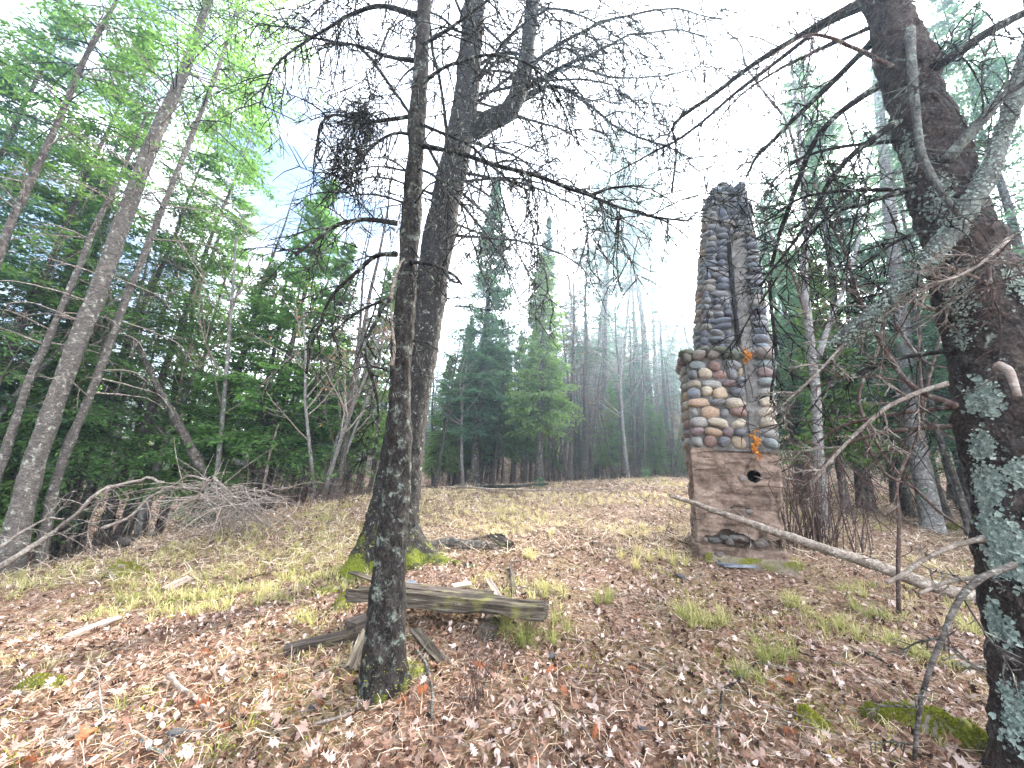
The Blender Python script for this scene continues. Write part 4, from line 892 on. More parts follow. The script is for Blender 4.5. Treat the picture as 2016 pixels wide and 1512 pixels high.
# multi-stem grey birch right of the chimney
p0 = hit(1622, 1040); Yq = p0[1] if 5.2 < p0[1] < 8 else 6.2; p0 = gp(at(1622, 1040, Yq)[0], Yq, -.1)
bo = thing('birch_tree', 'grey forked birch close beside the right side of the chimney', 'tree', p0)
BI = Trunk([p0] + pix((1612, 900, Yq), (1605, 760, Yq), (1592, 640, Yq), (1583, 540, Yq), (1588, 460, Yq), (1580, 350, Yq), (1572, 240, Yq), (1555, 100, Yq)), [.10, .085, .078, .07, .064, .055, .045, .036, .02], 120, 22, .004, 12, 1.4, (), 12); BI.obj(M['trunk_grey'], bo)
for k, (p, r0, r1, ns) in enumerate([(((1610, 705), (1640, 620), (1665, 560), (1690, 470), (1700, 380), (1720, 280)), .05, .02, 12), (((1592, 640), (1560, 540), (1520, 470), (1490, 400), (1400, 365)), .03, .008, 10), (((1583, 540), (1550, 440), (1500, 340), (1480, 380)), .022, .006, 8), (((1580, 350), (1548, 240), (1510, 190), (1470, 130), (1458, 85), (1430, 60), (1403, 8)), .028, .012, 12), (((1588, 460), (1640, 360), (1680, 260), (1690, 150)), .02, .008, 10), (((1575, 260), (1590, 150), (1600, 40)), .02, .008, 10)]):
    add_branch(bo, p0, [at(a, c, Yq + .15 * i * (-1) ** k) for i, (a, c) in enumerate(p)], r0, r1, M['trunk_grey' if k == 0 else 'twig_red'], ns, .6, .25, 820 + k, 4, .1, .006, .03, tmat=M['twig_red'])
# pale leaning trunks on the left
def left_trunk(pts, rads, Yl, mat, label, seed, crown_n, amp=.006, dead=30, sides=36, name='fir_tree'):
    P = pix(*[(a, c, Yl + .15 * i) for i, (a, c) in enumerate(pts)]); P[0] = gp(P[0][0], P[0][1], -.15)
    tk = Trunk(P, rads, 240, sides, amp, 18, 2.6, ((.4, .5, rads[0] * .4, .2), (3.6, .5, rads[0] * .4, .2)), seed, .002); o = thing(name, label, 'tree', tk.base); tk.obj(M[mat], o)
    rr = random.Random(seed); g = np.random.default_rng(seed)
    for k in range(dead):
        t = rr.uniform(.3, .98); a = rr.uniform(0, 6.28); S_, N, Tn = tk.surf([t], [a]); d = unit(N[0] + [rr.gauss(0, .2), rr.gauss(0, .2), rr.uniform(-.1, .35)]); ln = rr.uniform(.4, 1.7) * (.5 + t * .7)
        add_branch(o, tk.base, [S_[0] - N[0] * .03, S_[0] + d * ln * .4, S_[0] + d * ln * .75 + [0, 0, -ln * .06], S_[0] + d * ln + [0, 0, -ln * .3]], .013, .004, M['twig_pale'], int(3 + ln * 6), .5, 1.1, seed * 50 + k, 4, .09, .004, .05, 5, tmat=M['twig_pale'] if k % 2 else M['twig'])
    if crown_n:
        n = crown_n; ti = g.uniform(.6, 1.0, n); aa = g.uniform(0, 6.28, n); S_, N, Tn = tk.surf(ti, aa); Lb = g.uniform(.7, 2.4, n); s = np.linspace(0, 1, 6)
        Pb = S_[:, None] + N[:, None] * (Lb[:, None] * s)[..., None] + np.array([0, 0, 1.0]) * (Lb[:, None] * (.25 * s - .42 * s ** 2))[..., None]
        V, F, tt, tw = needles(g, Pb, Lb, 13, .12, .038, .4, tstart=.3); link('crown', mesh_np('crown', V - tk.base, F, M['fir'], False, tt), o)
        link('branchwork', tube_mesh('branchwork', [(Pb[i], np.linspace(.014, .003, 6)) for i in range(n)], M['twig'], 4, tk.base), o, kind='stuff')
    return o, tk
left_trunk([(8, 1150), (62, 930), (137, 715), (205, 540), (298, 285), (350, 170), (395, 50), (425, -60), (450, -200)], [.155, .128, .122, .118, .114, .102, .088, .075, .06, .04], 6.0, 'pale', 'thickest pale fir trunk leaning right at the left edge', 14, 95, .008, 46)
left_trunk([(75, 1125), (116, 930), (189, 749), (241, 607), (354, 326), (433, 124), (470, 0)], [.072, .066, .06, .055, .045, .034, .02], 6.4, 'pale', 'thinner pale leaning trunk just right of the thickest one', 15, 26, .005, 30, 24)
left_trunk([(-5, 940), (47, 779), (99, 659), (163, 509), (185, 450), (245, 330), (290, 220)], [.055, .05, .05, .045, .04, .03, .02], 6.1, 'pale', 'thin pale stem leaning left of the thickest trunk', 16, 0, .004, 22, 16, 'dead_spruce_tree')
left_trunk([(-60, 720), (0, 500), (50, 380), (110, 250), (170, 110), (230, 0)], [.06, .05, .05, .045, .04, .03], 5.6, 'trunk', 'dark slim trunk crossing the upper left corner', 17, 30, .004, 14, 16)
# dark crooked trunk over the brush heap
P = pix((402, 930, 8.6), (375, 880, 8.6), (345, 820, 8.6), (310, 760, 8.7), (280, 700, 8.7), (255, 655, 8.8)); tk = Trunk(P, [.06, .065, .07, .065, .05, .03], 60, 18, .02, 9, 1); P2 = gp(P[0][0] + .35, 8.6, -.2)
o = thing('crooked_tree', 'dark crooked leaning trunk above the heap of grey brush', 'tree', P2); tk.base = P2; tk.V = np.concatenate([np.repeat((tk.V[:1] - [(tk.path[0] - P2)]), 1, 0), tk.V]); tk.rows += 1; i = np.arange(tk.rows * 18).reshape(tk.rows, 18); tk.F = np.stack([i[:-1], np.roll(i, -1, 1)[:-1], np.roll(i, -1, 1)[1:], i[1:]], -1).reshape(-1, 4); tk.obj(M['trunk'], o)

# --- the crowd of forest trees
CROWD = {'dead_spruce_0': 'thin dead spruce', 'dead_spruce_1': 'dead spruce pole', 'dead_spruce_2': 'drooping dead spruce', 'fir': 'green fir', 'open_fir': 'loose open fir', 'narrow_spruce': 'narrow dark spruce', 'spruce': 'full dark spruce', 'hemlock': 'broad hemlock', 'thick_trunk_0': 'sturdy dark spruce trunk', 'thick_trunk_1': 'very thick spruce trunk', 'bare_maple': 'bare grey maple', 'bare_birch': 'bare reddish birch', 'cedar': 'light green cedar', 'brown_sapling': 'thin brown sapling', 'pine': 'high crowned pine', 'bright_fir': 'bright little fir', 'sapling': 'thin reddish sapling'}
GRP = {'dead': 'dead trunks in the crowded forest', 'sapl': 'saplings in the undergrowth', 'bare': 'bare trees deep in the forest'}
placed = []
def crowd(n, px0, px1, y0, y1, kinds, lean=(0, 0), smin=.8, smax=1.15, gap=.45):
    c = 0; tries = 0
    while c < n and tries < n * 30:
        tries += 1; px = rt.uniform(px0, px1); Y = rt.uniform(y0, y1); x = at(px, 950, Y)[0]
        if any((x - a) ** 2 + (Y - b_) ** 2 < gap * gap for a, b_ in placed): continue
        placed.append((x, Y)); k = rt.choice(kinds); c += 1; fam = 'sapl' if 'sapl' in k else k[:4]; sz = rt.uniform(smin, smax)
        where = 'at the far left edge' if px < 60 else 'behind the grey brush heap' if px < 480 else 'near the maple clump' if px < 740 else 'left of the tallest spruce' if px < 930 else 'near the rust brown conifer' if px < 1200 else 'left of the chimney' if px < 1450 else 'just right of the chimney' if px < 1750 else 'behind the huge lichened trunk'
        row = 'front row ' if Y < 12 else 'second row ' if Y < 15.5 else 'far ' if Y < 26 else 'very distant '
        lab = row + ('tall ' if sz > (smin + smax) / 2 else 'short ') + CROWD[k] + ' ' + where
        T(k, px, Y, sz, rt.uniform(*lean) + rt.gauss(0, 2.0), label=lab, group=GRP.get(fam, 'evergreens deep in the forest'))
D3 = ['dead_spruce_0', 'dead_spruce_1', 'dead_spruce_2', 'dead_spruce_0']
crowd(34, 60, 740, 9.6, 14, D3 + ['brown_sapling'], (1, 5))
crowd(20, -500, 60, 7.5, 13, D3 + ['bare_birch'], (3, 7))
crowd(9, 80, 700, 12.5, 18, ['bright_fir', 'open_fir', 'bright_fir', 'bare_birch', 'bare_birch'], (1, 5), .75, .95)
crowd(4, -600, 700, 22, 34, ['fir', 'spruce', 'hemlock', 'thick_trunk_0', 'bare_birch'], (1, 4), .6, .85)
crowd(52, 840, 1360, 13, 18, D3 + ['brown_sapling', 'bare_birch', 'sapling', 'brown_sapling'], (-4, 4), .55, .9)
crowd(12, 840, 1080, 15, 20, ['fir', 'narrow_spruce', 'cedar', 'spruce'], (-1, 2), .55, .75)
crowd(26, 1060, 1420, 18, 28, ['bare_maple', 'bare_birch', 'dead_spruce_2', 'bare_maple', 'bare_birch', 'hemlock'], (-4, 4), .55, .8)
crowd(14, 1090, 1400, 15, 22, ['cedar', 'bright_fir', 'bare_maple', 'bright_fir'], (-2, 2), .35, .6)
crowd(30, 1070, 1410, 16, 25, ['bare_birch', 'bare_maple', 'bare_birch', 'pine', 'bare_birch'], (-4, 4), .85, 1.35)
crowd(10, 850, 1080, 14, 19, ['bright_fir', 'fir', 'cedar', 'cedar'], (-2, 2), .45, .75)
crowd(12, 1100, 1420, 24, 34, ['hemlock', 'bare_birch', 'bare_maple'], (-2, 2), .7, 1.0)
crowd(40, 700, 1600, 27, 46, ['bare_maple', 'bare_birch', 'bare_birch', 'narrow_spruce', 'fir', 'bare_birch', 'pine'], (-2, 2), .6, .85)
crowd(26, 1560, 2100, 9, 15, D3 + ['sapling', 'brown_sapling', 'hemlock'], (-5, 0), .7, 1.0)
crowd(15, 1500, 2700, 13, 26, ['hemlock', 'hemlock', 'fir', 'thick_trunk_0', 'bare_birch', 'cedar'], (-3, 0), .75, 1.0)
crowd(12, 1450, 3200, 28, 46, ['hemlock', 'fir', 'bare_birch', 'spruce'], (-3, 0), .8, 1.1)

# far woods closing the view: trunks and brush seen as one mass
def far_woods():
    g = np.random.default_rng(77); polys = []; n = 900
    az = g.uniform(-1.15, 1.15, n); d = g.uniform(38, 72, n); X = d * np.sin(az); Y = d * np.cos(az); Z = hgt(X, Y)
    for i in range(n):
        H = g.uniform(5, 10); p = np.array([X[i], Y[i], Z[i] - .3]); t = p + [g.normal(0, .6), g.normal(0, .6), H]; polys.append((np.array([p, (p + t) / 2 + g.normal(0, .2, 3), t]), np.array([g.uniform(.08, .2), .08, .015])))
        for q in range(16):
            u = g.uniform(.3, 1); a = p * (1 - u) + t * u; e = a + g.normal(0, 1, 3) * [1.1, 1.1, .6] + [0, 0, .7]; polys.append((np.array([a, (a + e) / 2 + [0, 0, -.15], e]), np.array([.035, .025, .01])))
    o = link('far_woods', tube_mesh('far_woods', polys, M['trunk_grey'], 3), kind='stuff'); tag(o, 'pale distant bare woods closing the view behind the trees', 'woods')
    m = 26000; az = g.uniform(-1.2, 1.2, m); d = g.uniform(40, 74, m); ti = g.integers(0, 420, m); ca = g.uniform(-1.2, 1.2, 420); cd = g.uniform(40, 74, 420); hh = g.uniform(0, 1, m)
    H = 7 + 4 * g.random(420); rad = (1 - hh) * 1.7; th = g.uniform(0, 6.28, m); X = cd[ti] * np.sin(ca[ti]) + rad * np.cos(th); Y = cd[ti] * np.cos(ca[ti]) + rad * np.sin(th); Z = hgt(cd[ti] * np.sin(ca[ti]), cd[ti] * np.cos(ca[ti])) + hh * H[ti]
    P = np.stack([X, Y, Z], -1); D = unit(np.stack([np.cos(th), np.sin(th), np.full(m, -.3)], -1)); V, F = cards(P, D, unit(g.normal(0, .6, (m, 3)) + [0, 0, 1]), g.uniform(.5, 1.1, m), g.uniform(.2, .45, m))
    o = link('far_evergreens', mesh_np('far_evergreens', V, F, M['hemlock'], False, g.random(m)), kind='stuff'); tag(o, 'distant evergreen woods beyond the trunks', 'woods')
far_woods()

# ------------------------------------------------------------------ forest undergrowth
def undergrowth():
    g = np.random.default_rng(15); polys = []
    def fill(n, px0, px1, y0, y1, hmin, hmax, zoff=0):
        px = g.uniform(px0, px1, n); Y = g.uniform(y0, y1, n); X = np.array([at(a, 950, c)[0] for a, c in zip(px, Y)]); Z = hgt(X, Y)
        for i in range(n):
            h = g.uniform(hmin, hmax); p = np.array([X[i], Y[i], Z[i] - .05]); d = unit(np.array([g.normal(0, .5), g.normal(0, .5), 1.0])); pts = [p]
            for q in range(5): d = unit(d + g.normal(0, .22, 3) + [0, 0, -.06]); pts.append(pts[-1] + d * h / 5)
            polys.append((np.array(pts), np.linspace(.007, .0018, 6)))
            for q in range(6):
                k = g.integers(1, 5); a = pts[k]; e = unit(d + g.normal(0, .8, 3)) * h * g.uniform(.12, .4); polys.append((np.array([a, a + e * .5 + g.normal(0, .015, 3), a + e + [0, 0, -.05 * h]]), np.array([.004, .003, .0012])))
    fill(1500, -400, 720, 8.4, 13.5, .5, 1.7); fill(500, 740, 1400, 12.3, 18, .3, 1.2); fill(260, 1560, 2300, 8.5, 16, .3, 1.3); fill(500, 840, 1420, 13, 30, .8, 2.4)
    o = link('undergrowth', tube_mesh('undergrowth', polys, M['twig_red'], 3), kind='stuff'); tag(o, 'tangle of bare brown brush under the forest trees', 'brush')
undergrowth()

# ------------------------------------------------------------------ litter, leaves, grass
def oak_leaf(seed):
    g = np.random.default_rng(seed)
    o = np.array([(0, .0), (.05, .10), (.17, .17), (.07, .25), (.10, .31), (.30, .40), (.12, .46), (.13, .52), (.36, .64), (.15, .69), (.14, .76), (.25, .86), (.09, .89), (.0, 1.0)]); o[:, 0] *= g.uniform(.85, 1.15)
    mid = np.stack([np.zeros(len(o)), np.interp(np.arange(len(o)), [0, len(o) - 1], [0, 1]) * .5 + o[:, 1] * .5], -1)
    c1, c2, c3, tw = g.normal(.3, .9), g.uniform(-.5, 1.6), g.normal(0, .4), g.normal(0, 1.5)
    def lift(p): x, y_ = p[:, 0], p[:, 1] - .5; return np.stack([p[:, 0], p[:, 1] - .5, c1 * y_ ** 2 + c2 * np.abs(x) ** 1.3 + c3 * x + tw * x * y_ + .05 * np.sin(9 * y_ + seed)], -1)
    Lf = lift(np.c_[-o[:, 0] * g.uniform(.8, 1.1), o[:, 1]]); Rt = lift(o); Md = lift(mid); n = len(o); V = np.concatenate([Lf, Md, Rt]); i = np.arange(n - 1)
    return V, np.concatenate([np.stack([i, i + n, i + n + 1, i + 1], -1), np.stack([i + n, i + 2 * n, i + 2 * n + 1, i + n + 1], -1)])
def oval_leaf(seed):
    g = np.random.default_rng(seed); ys = np.array([0, .2, .5, .8, 1.0]); ws = np.array([.01, .22, .30, .18, .01]); c1, c2, tw = g.normal(0, .8), g.uniform(-.3, 1.0), g.normal(0, 1.0)
    def L_(x, y_): return np.stack([x, y_ - .5, c1 * (y_ - .5) ** 2 + c2 * np.abs(x) + tw * x * (y_ - .5)], -1)
    V = np.concatenate([L_(-ws, ys), L_(ws * 0, ys), L_(ws, ys)]); i = np.arange(4); n = 5
    return V, np.concatenate([np.stack([i, i + n, i + n + 1, i + 1], -1), np.stack([i + n, i + 2 * n, i + 2 * n + 1, i + n + 1], -1)])
OAK = [oak_leaf(k) for k in range(9)]; OVAL = [oval_leaf(20 + k) for k in range(6)]
def area_pts(g, n, y0, y1, power=1.0, px0=-520, px1=2640):
    """points on the ground, denser near the camera"""
    Y = (g.uniform(y0 ** power, y1 ** power, n)) ** (1 / power); t = g.uniform(px0, px1, n); X = (t - 1008) / FPX * Y * .97 ; Z = hgt(X, Y); return np.stack([X, Y, Z], -1)
BLOCK = []   # spots kept free of leaves: (x, y, r)
def litter():
    g = np.random.default_rng(41); VV, FF, TT, off = [], [], [], 0
    def add(protos, n, y0, y1, power, s0, s1, tilt, lift, tmean=.5, tsd=.25):
        nonlocal off
        P = area_pts(g, n, y0, y1, power); clump = .5 + .5 * vnoise(np.c_[P[:, :2], np.zeros(n)], 1.1, 31); keep = g.random(n) < .35 + .75 * clump; P = P[keep]; pr = g.integers(0, len(protos), len(P))
        for k, (pv, pf) in enumerate(protos):
            q = P[pr == k]; m = len(q)
            if not m: continue
            rot = rotz_tilt(g.uniform(0, 6.28, m), g.normal(0, tilt, m), g.normal(0, tilt, m)); V, F = scatter(pv, pf, q + np.c_[np.zeros((m, 2)), g.uniform(.004, lift, m)], rot, g.uniform(s0, s1, m))
            VV.append(V); FF.append(F + off); off += len(V); TT.append(np.repeat(np.clip(g.beta(.85, .95, m) * .98 + (tmean - .5), 0, 1), len(pf)))
    add(OAK, 5600, 1.2, 5.0, 1.0, .03, .075, .6, .035, .5, .32)
    add(OVAL, 31000, 1.2, 6.5, 1.1, .015, .05, .7, .03, .5, .3)
    add(OVAL, 31000, 5, 12.5, 1.6, .03, .075, .55, .03, .55)
    add(OVAL[:3], 20000, 9, 26, 1.8, .06, .12, .5, .03, .45)
    link('leaf_litter', mesh_np('leaf_litter', np.concatenate(VV), np.concatenate(FF), M['leaf'], False, np.concatenate(TT)), FLOOR, kind='stuff')
    # needles, bits of bark and thin straw
    def strips(name, n, y0, y1, power, l0, l1, wd, mat, tilt, lift, bend):
        P = area_pts(g, n, y0, y1, power); P[:, 2] += g.uniform(.002, lift, n); az = g.uniform(0, 6.28, n); D = unit(np.stack([np.cos(az), np.sin(az), g.normal(0, tilt, n)], -1)); Ln = g.uniform(l0, l1, n); sd_ = unit(np.cross(D, [0, 0, 1.0]) + g.normal(0, .4, (n, 3)))
        bd = g.normal(0, bend, (n, 1)) * unit(np.cross(D, sd_)) + g.normal(0, bend, (n, 1)) * sd_; W = wd * g.uniform(.6, 1.5, n)[:, None]
        A, B_, E = P, P + D * (Ln * .5)[:, None] + bd * Ln[:, None], P + D * Ln[:, None]
        V = np.stack([A - sd_ * W, A + sd_ * W, B_ - sd_ * W, B_ + sd_ * W, E - sd_ * W * .3, E + sd_ * W * .3], 1).reshape(-1, 3); i = (np.arange(n) * 6)[:, None]
        F = np.concatenate([i + [[0, 1, 3, 2]], i + [[2, 3, 5, 4]]]); tt = g.random(n); return link(name, mesh_np(name, V, F, M[mat], False, np.concatenate([tt, tt])), FLOOR, kind='stuff')
    strips('needle_duff', 80000, 1.2, 6, 1.0, .02, .07, .0016, 'needle', .25, .02, .08)
    strips('dry_straw', 28000, 1.2, 6.5, 1.1, .04, .18, .0014, 'straw', .22, .03, .15)
    strips('dry_straw', 82000, 5.0, 12.5, 1.4, .10, .30, .003, 'straw', .3, .06, .15)
    # twigs
    polys = []; P = area_pts(g, 1300, 1.3, 11, 1.2)
    for p in P:
        az = g.uniform(0, 6.28); d = np.array([math.cos(az), math.sin(az), g.normal(0, .08)]); ln = g.uniform(.08, .45); m = p + d * ln * .5 + g.normal(0, .02, 3); e = p + d * ln; e[2] += .01; r = g.uniform(.0015, .0045); polys.append((np.array([p + [0, 0, .015], m + [0, 0, .02], e + [0, 0, .015]]), np.array([r, r * .8, r * .5])))
    link('twig_litter', tube_mesh('twig_litter', polys, M['twig_pale'], 4), FLOOR, kind='stuff')
litter()
# the big leaves one can pick apart: each its own object, part of the forest floor
def big_leaves():
    g = np.random.default_rng(43); mes = []
    for k, (v, f) in enumerate(OAK): mes.append(mesh_np('fallen_leaf', v, f, M['leaf1'], False))
    cols = [(.42, .30, .25), (.34, .21, .16), (.24, .13, .085), (.48, .38, .34), (.30, .11, .05), (.36, .25, .20)]
    pts = []
    for n, y0, y1 in ((200, 1.55, 2.8), (70, 2.8, 4.2)): pts += list(area_pts(g, n, y0, y1, 1.0, 20, 1990))
    for px, py in ((1945, 1395), (340, 1300), (400, 1295), (965, 1480), (885, 1465), (1010, 1420), (1480, 1200), (1390, 1290), (1250, 1330), (1180, 1440)): pts.append(hit(px, py, .015))
    for k, p in enumerate(pts):
        o = link('fallen_leaf', mes[g.integers(0, len(mes))], FLOOR); o.location = [p[0], p[1], p[2] + g.uniform(.012, .035)]; sc = g.uniform(.055, .10); o.scale = (sc, sc, sc)
        o.rotation_euler = (g.normal(0, .5), g.normal(0, .5), g.uniform(0, 6.28)); c = cols[g.integers(0, len(cols))]; f = g.uniform(.8, 1.15); o.color = (c[0] * f, c[1] * f, c[2] * f, 1)
big_leaves()
def grass():
    g = np.random.default_rng(51); cs, hs, ts, ns, ws = [], [], [], [], []
    def tuft(p, h, t, n, w_): cs.append(p); hs.append(h); ts.append(t); ns.append(n); ws.append(w_)
    for px, py, n_, h, t in ((1040, 1265, 60, .20, .15), (1000, 1240, 50, .18, .2), (1090, 1250, 40, .18, .2), (1720, 1215, 60, .17, .25), (1690, 1175, 50, .17, .5), (1560, 1190, 50, .16, .55), (1200, 1195, 50, .16, .25), (1380, 1215, 60, .18, .5), (1345, 1225, 50, .17, .5), (1430, 1240, 50, .16, .5), (1510, 1290, 50, .15, .3), (1530, 1300, 40, .15, .3), (1240, 1110, 50, .2, .6), (1290, 1105, 60, .2, .6), (1330, 1110, 50, .2, .6), (1070, 1160, 40, .15, .5), (1090, 1175, 40, .15, .5), (1030, 1100, 50, .15, .6), (1600, 1225, 60, .16, .4), (1650, 1250, 50, .16, .4), (1480, 1340, 40, .13, .3), (250, 1190, 40, .2, .3), (590, 1230, 40, .15, .4), (300, 1370, 20, .10, .3), (420, 1480, 20, .09, .3), (1570, 1120, 40, .15, .3), (1440, 1110, 40, .13, .2), (1850, 1160, 40, .15, .5), (1000, 1010, 50, .2, .6), (1880, 1230, 60, .15, .5), (1760, 1270, 60, .14, .4), (1830, 1300, 50, .13, .4)):
        p = hit(px, py)
        for k in range(3): q = p + [g.normal(0, .07), g.normal(0, .07), 0]; q[2] = gz(q[0], q[1]); tuft(q, h, t, n_, .0028)
    def field(n, y0, y1, power, px0, px1, h, t, nb, thr, sc, w_, seed):
        P = area_pts(g, n, y0, y1, power, px0, px1); m = vnoise(np.c_[P[:, :2], np.zeros(n)], sc, seed) + .35 * vnoise(np.c_[P[:, :2], np.zeros(n)], sc * 4, seed + 1)
        for p in P[m > thr]: tuft(p, h * g.uniform(.6, 1.3), np.clip(g.normal(t, .12), 0, 1), nb, w_)
    field(2600, 4.0, 10, 1.3, -60, 760, .11, .52, 16, -.02, .9, .004, 61)       # the yellow green shoulder at left
    field(2200, 6.0, 12, 1.3, 760, 1500, .10, .76, 16, -.15, .8, .005, 62)         # straw coloured crest
    field(1400, 3.6, 7.5, 1.1, 850, 1980, .10, .55, 16, .12, 1.1, .0035, 63)
    field(400, 2.3, 3.8, 1.0, 1300, 2100, .08, .55, 14, .25, 1.4, .0024, 64)
    field(400, 2.2, 4.2, 1.0, -80, 800, .08, .6, 12, .35, 1.3, .0026, 65)
    field(500, 7.0, 14, 1.2, 1500, 2200, .14, .5, 12, .15, .8, .006, 66)
    cs_, hs_, ts_, ns_, ws_ = map(np.array, (cs, hs, ts, ns, ws)); rep = np.repeat(np.arange(len(cs_)), ns_); n = len(rep)
    az = g.uniform(0, 6.28, n); h = hs_[rep] * g.uniform(.4, 1.15, n); lean = g.uniform(.25, 1.5, n); out = np.stack([np.cos(az), np.sin(az), np.zeros(n)], -1); B0 = cs_[rep] + out * (g.uniform(0, .03, n))[:, None]; B0[:, 2] -= .005
    up = np.array([0, 0, 1.0]); P1 = B0 + (up * .5 * np.cos(lean * .5)[:, None] + out * (.5 * np.sin(lean * .5))[:, None]) * h[:, None]; P2 = P1 + (up * .35 * np.cos(lean)[:, None] + out * (.4 * np.sin(lean))[:, None]) * h[:, None]; P3 = P2 + (up * (.22 * np.cos(lean * 1.9))[:, None] + out * (.35 * np.sin(np.minimum(lean * 1.6, 1.57)))[:, None]) * h[:, None]
    sd_ = np.stack([-np.sin(az), np.cos(az), np.zeros(n)], -1) * ws_[rep][:, None] * .6
    V = np.stack([B0 - sd_, B0 + sd_, P1 - sd_, P1 + sd_, P2 - sd_ * .7, P2 + sd_ * .7, P3], 1).reshape(-1, 3); i = (np.arange(n) * 7)[:, None]; tt = np.clip(ts_[rep] + g.normal(0, .16, n), 0, 1)
    o = link('grass', mesh_np('grass', V, [np.concatenate([i + [[0, 1, 3, 2]], i + [[2, 3, 5, 4]]]), i + [[4, 5, 6]]], M['grass'], False, np.concatenate([tt, tt, tt])), kind='stuff'); tag(o, 'thin yellow green and straw coloured grass on the clearing', 'grass')
grass()
def moss_carpet():
    g = np.random.default_rng(58); P = np.concatenate([area_pts(g, 42000, 1.5, 7, 1.1), area_pts(g, 16000, 4, 9, 1.2, -50, 800)]); q = np.c_[P[:, :2], np.zeros(len(P))]; m = vnoise(q, 1.7, 77) + .6 * vnoise(q, 6, 78)
    P = P[m > .22]; D = unit(g.normal(0, .6, P.shape) + [0, 0, 1]); V, F = cards(P + [0, 0, .006], D, unit(g.normal(0, 1, P.shape)), g.uniform(.012, .03, len(P)), g.uniform(.006, .012, len(P)))
    link('ground_moss', mesh_np('ground_moss', V, F, M['moss'], False, g.random(len(P))), FLOOR, kind='stuff')
moss_carpet()

# ------------------------------------------------------------------ boards, logs, stones, moss
def board(name, label, cat, p0, p1, wd, th, mat, seed, roll=0.0, rough=.012, ragged=.04, group=None, nx=60, grooves=True):
    """a weathered piece of timber from p0 to p1 (centre line), split along the grain and with ragged ends"""
    p0, p1 = np.array(p0), np.array(p1); ln = np.linalg.norm(p1 - p0); c = (p0 + p1) / 2; X = (p1 - p0) / ln; Zu = np.array([0, 0, 1.0]); Yv = unit(np.cross(Zu, X)); Zv = np.cross(X, Yv)
    Yr = Yv * math.cos(roll) + Zv * math.sin(roll); Zr = np.cross(X, Yr)
    V, F = box_grid(ln, wd, th, nx, 10, 5); e = np.abs(V[:, 0]) / (ln / 2); q = np.c_[V[:, 0] * 0 + seed, V[:, 1] * 55, V[:, 2] * 55]
    V[:, 0] += np.sign(V[:, 0]) * (e > .98) * ragged * vnoise(q, 1.0, seed) + 0
    lng = np.c_[V[:, 0] * 3.0, V[:, 1] * 28, V[:, 2] * 28] + seed
    V[:, 2] += rough * fbm(lng, 1.0, seed, 3) * (1 if grooves else .3); V[:, 1] += rough * .8 * fbm(lng, 1.0, seed + 7, 3); V[:, 2] += .4 * rough * vnoise(V, 7, seed)
    o = link(name, mesh_np(name, V, F, M[mat], False)); o.matrix_world = Matrix(((X[0], Yr[0], Zr[0], c[0]), (X[1], Yr[1], Zr[1], c[1]), (X[2], Yr[2], Zr[2], c[2]), (0, 0, 0, 1)))
    return tag(o, label, cat, group)
def moss_blades(name, parent, pts, nrm, size, seed, mat='moss'):
    g = np.random.default_rng(seed); n = len(pts); D = unit(nrm + g.normal(0, .55, (n, 3))); V, F = cards(pts, D, unit(g.normal(0, 1, (n, 3))), size * g.uniform(.6, 1.5, n), size * .45 * g.uniform(.7, 1.3, n)); return link(name, mesh_np(name, V, F, M[mat], False, np.clip(g.random(n) * .6 + .4 * g.random(), 0, 1)), parent, kind='stuff')
pa, pb = hit(700, 1225), hit(1070, 1235)
za = gz(*pa[:2]) + .13; yy = pa[1] + .05
A0 = at(690, 1212, yy); A1 = at(1070, 1222, yy - .12)
A0[2] = gz(A0[0], A0[1]) + .20; A1[2] = gz(A1[0], A1[1]) + .14
main_b = board('timber', 'long rotten timber resting across blocks behind the slender spruce', 'timber', A0, A1, .23, .085, 'wood', 3, -.12, .02, .05, nx=110)
B0_, B1_ = A0 + [.28, .20, .01], A1 + [-.42, .22, .0]
B0_[2] = gz(B0_[0], B0_[1]) + .17; B1_[2] = gz(B1_[0], B1_[1]) + .13
board('plank', 'dark wet plank with moss tufts lying just behind the long rotten timber', 'plank', B0_, B1_, .20, .05, 'wood_dark', 5, -.05, .012, .05)
blk0 = hit(705, 1265); board('block', 'dark wooden block with a mossy end under the left end of the long timber', 'block', blk0 + [-.07, .0, .07], blk0 + [.12, .30, .07], .13, .12, 'wood_dark', 6, 0, .012, .01, nx=20)
blk1 = hit(960, 1275); board('block', 'dark wooden block hidden under the right half of the long timber', 'block', blk1 + [-.02, .05, .05], blk1 + [.05, .40, .05], .14, .10, 'wood_dark', 8, 0, .012, .01, nx=20)
P0, P1 = hit(560, 1293, .035), hit(722, 1262, .06); board('plank', 'narrow dark plank sticking out left of the slender spruce', 'plank', P0, P1, .075, .055, 'wood_dark', 9, .15, .006, .01, nx=30)
P0, P1 = hit(690, 1325, .02), hit(722, 1275, .10); board('board', 'short greenish board leaning at the left foot of the slender spruce', 'board', P0, P1, .085, .02, 'wood', 10, .2, .008, .03, nx=24)
P0, P1 = hit(868, 1310, .02), hit(815, 1262, .07); board('board', 'splintered board leaning at the right foot of the slender spruce', 'board', P0, P1, .06, .02, 'wood', 11, -.2, .01, .04, nx=24)
P0, P1 = hit(690, 1148, .10), hit(735, 1160, .08); board('board', 'thin board end poking out left of the slender spruce, above the dark block', 'board', P0, P1, .07, .014, 'wood', 12, .1, .004, .02, nx=16)
P0, P1 = hit(960, 1150, .04), hit(985, 1190, .03); board('wood_chip', 'pale pinkish slab of wood lying behind the right end of the long timber', 'wood chip', P0, P1, .055, .018, 'wood_pale', 13, .2, .006, .02, nx=16)
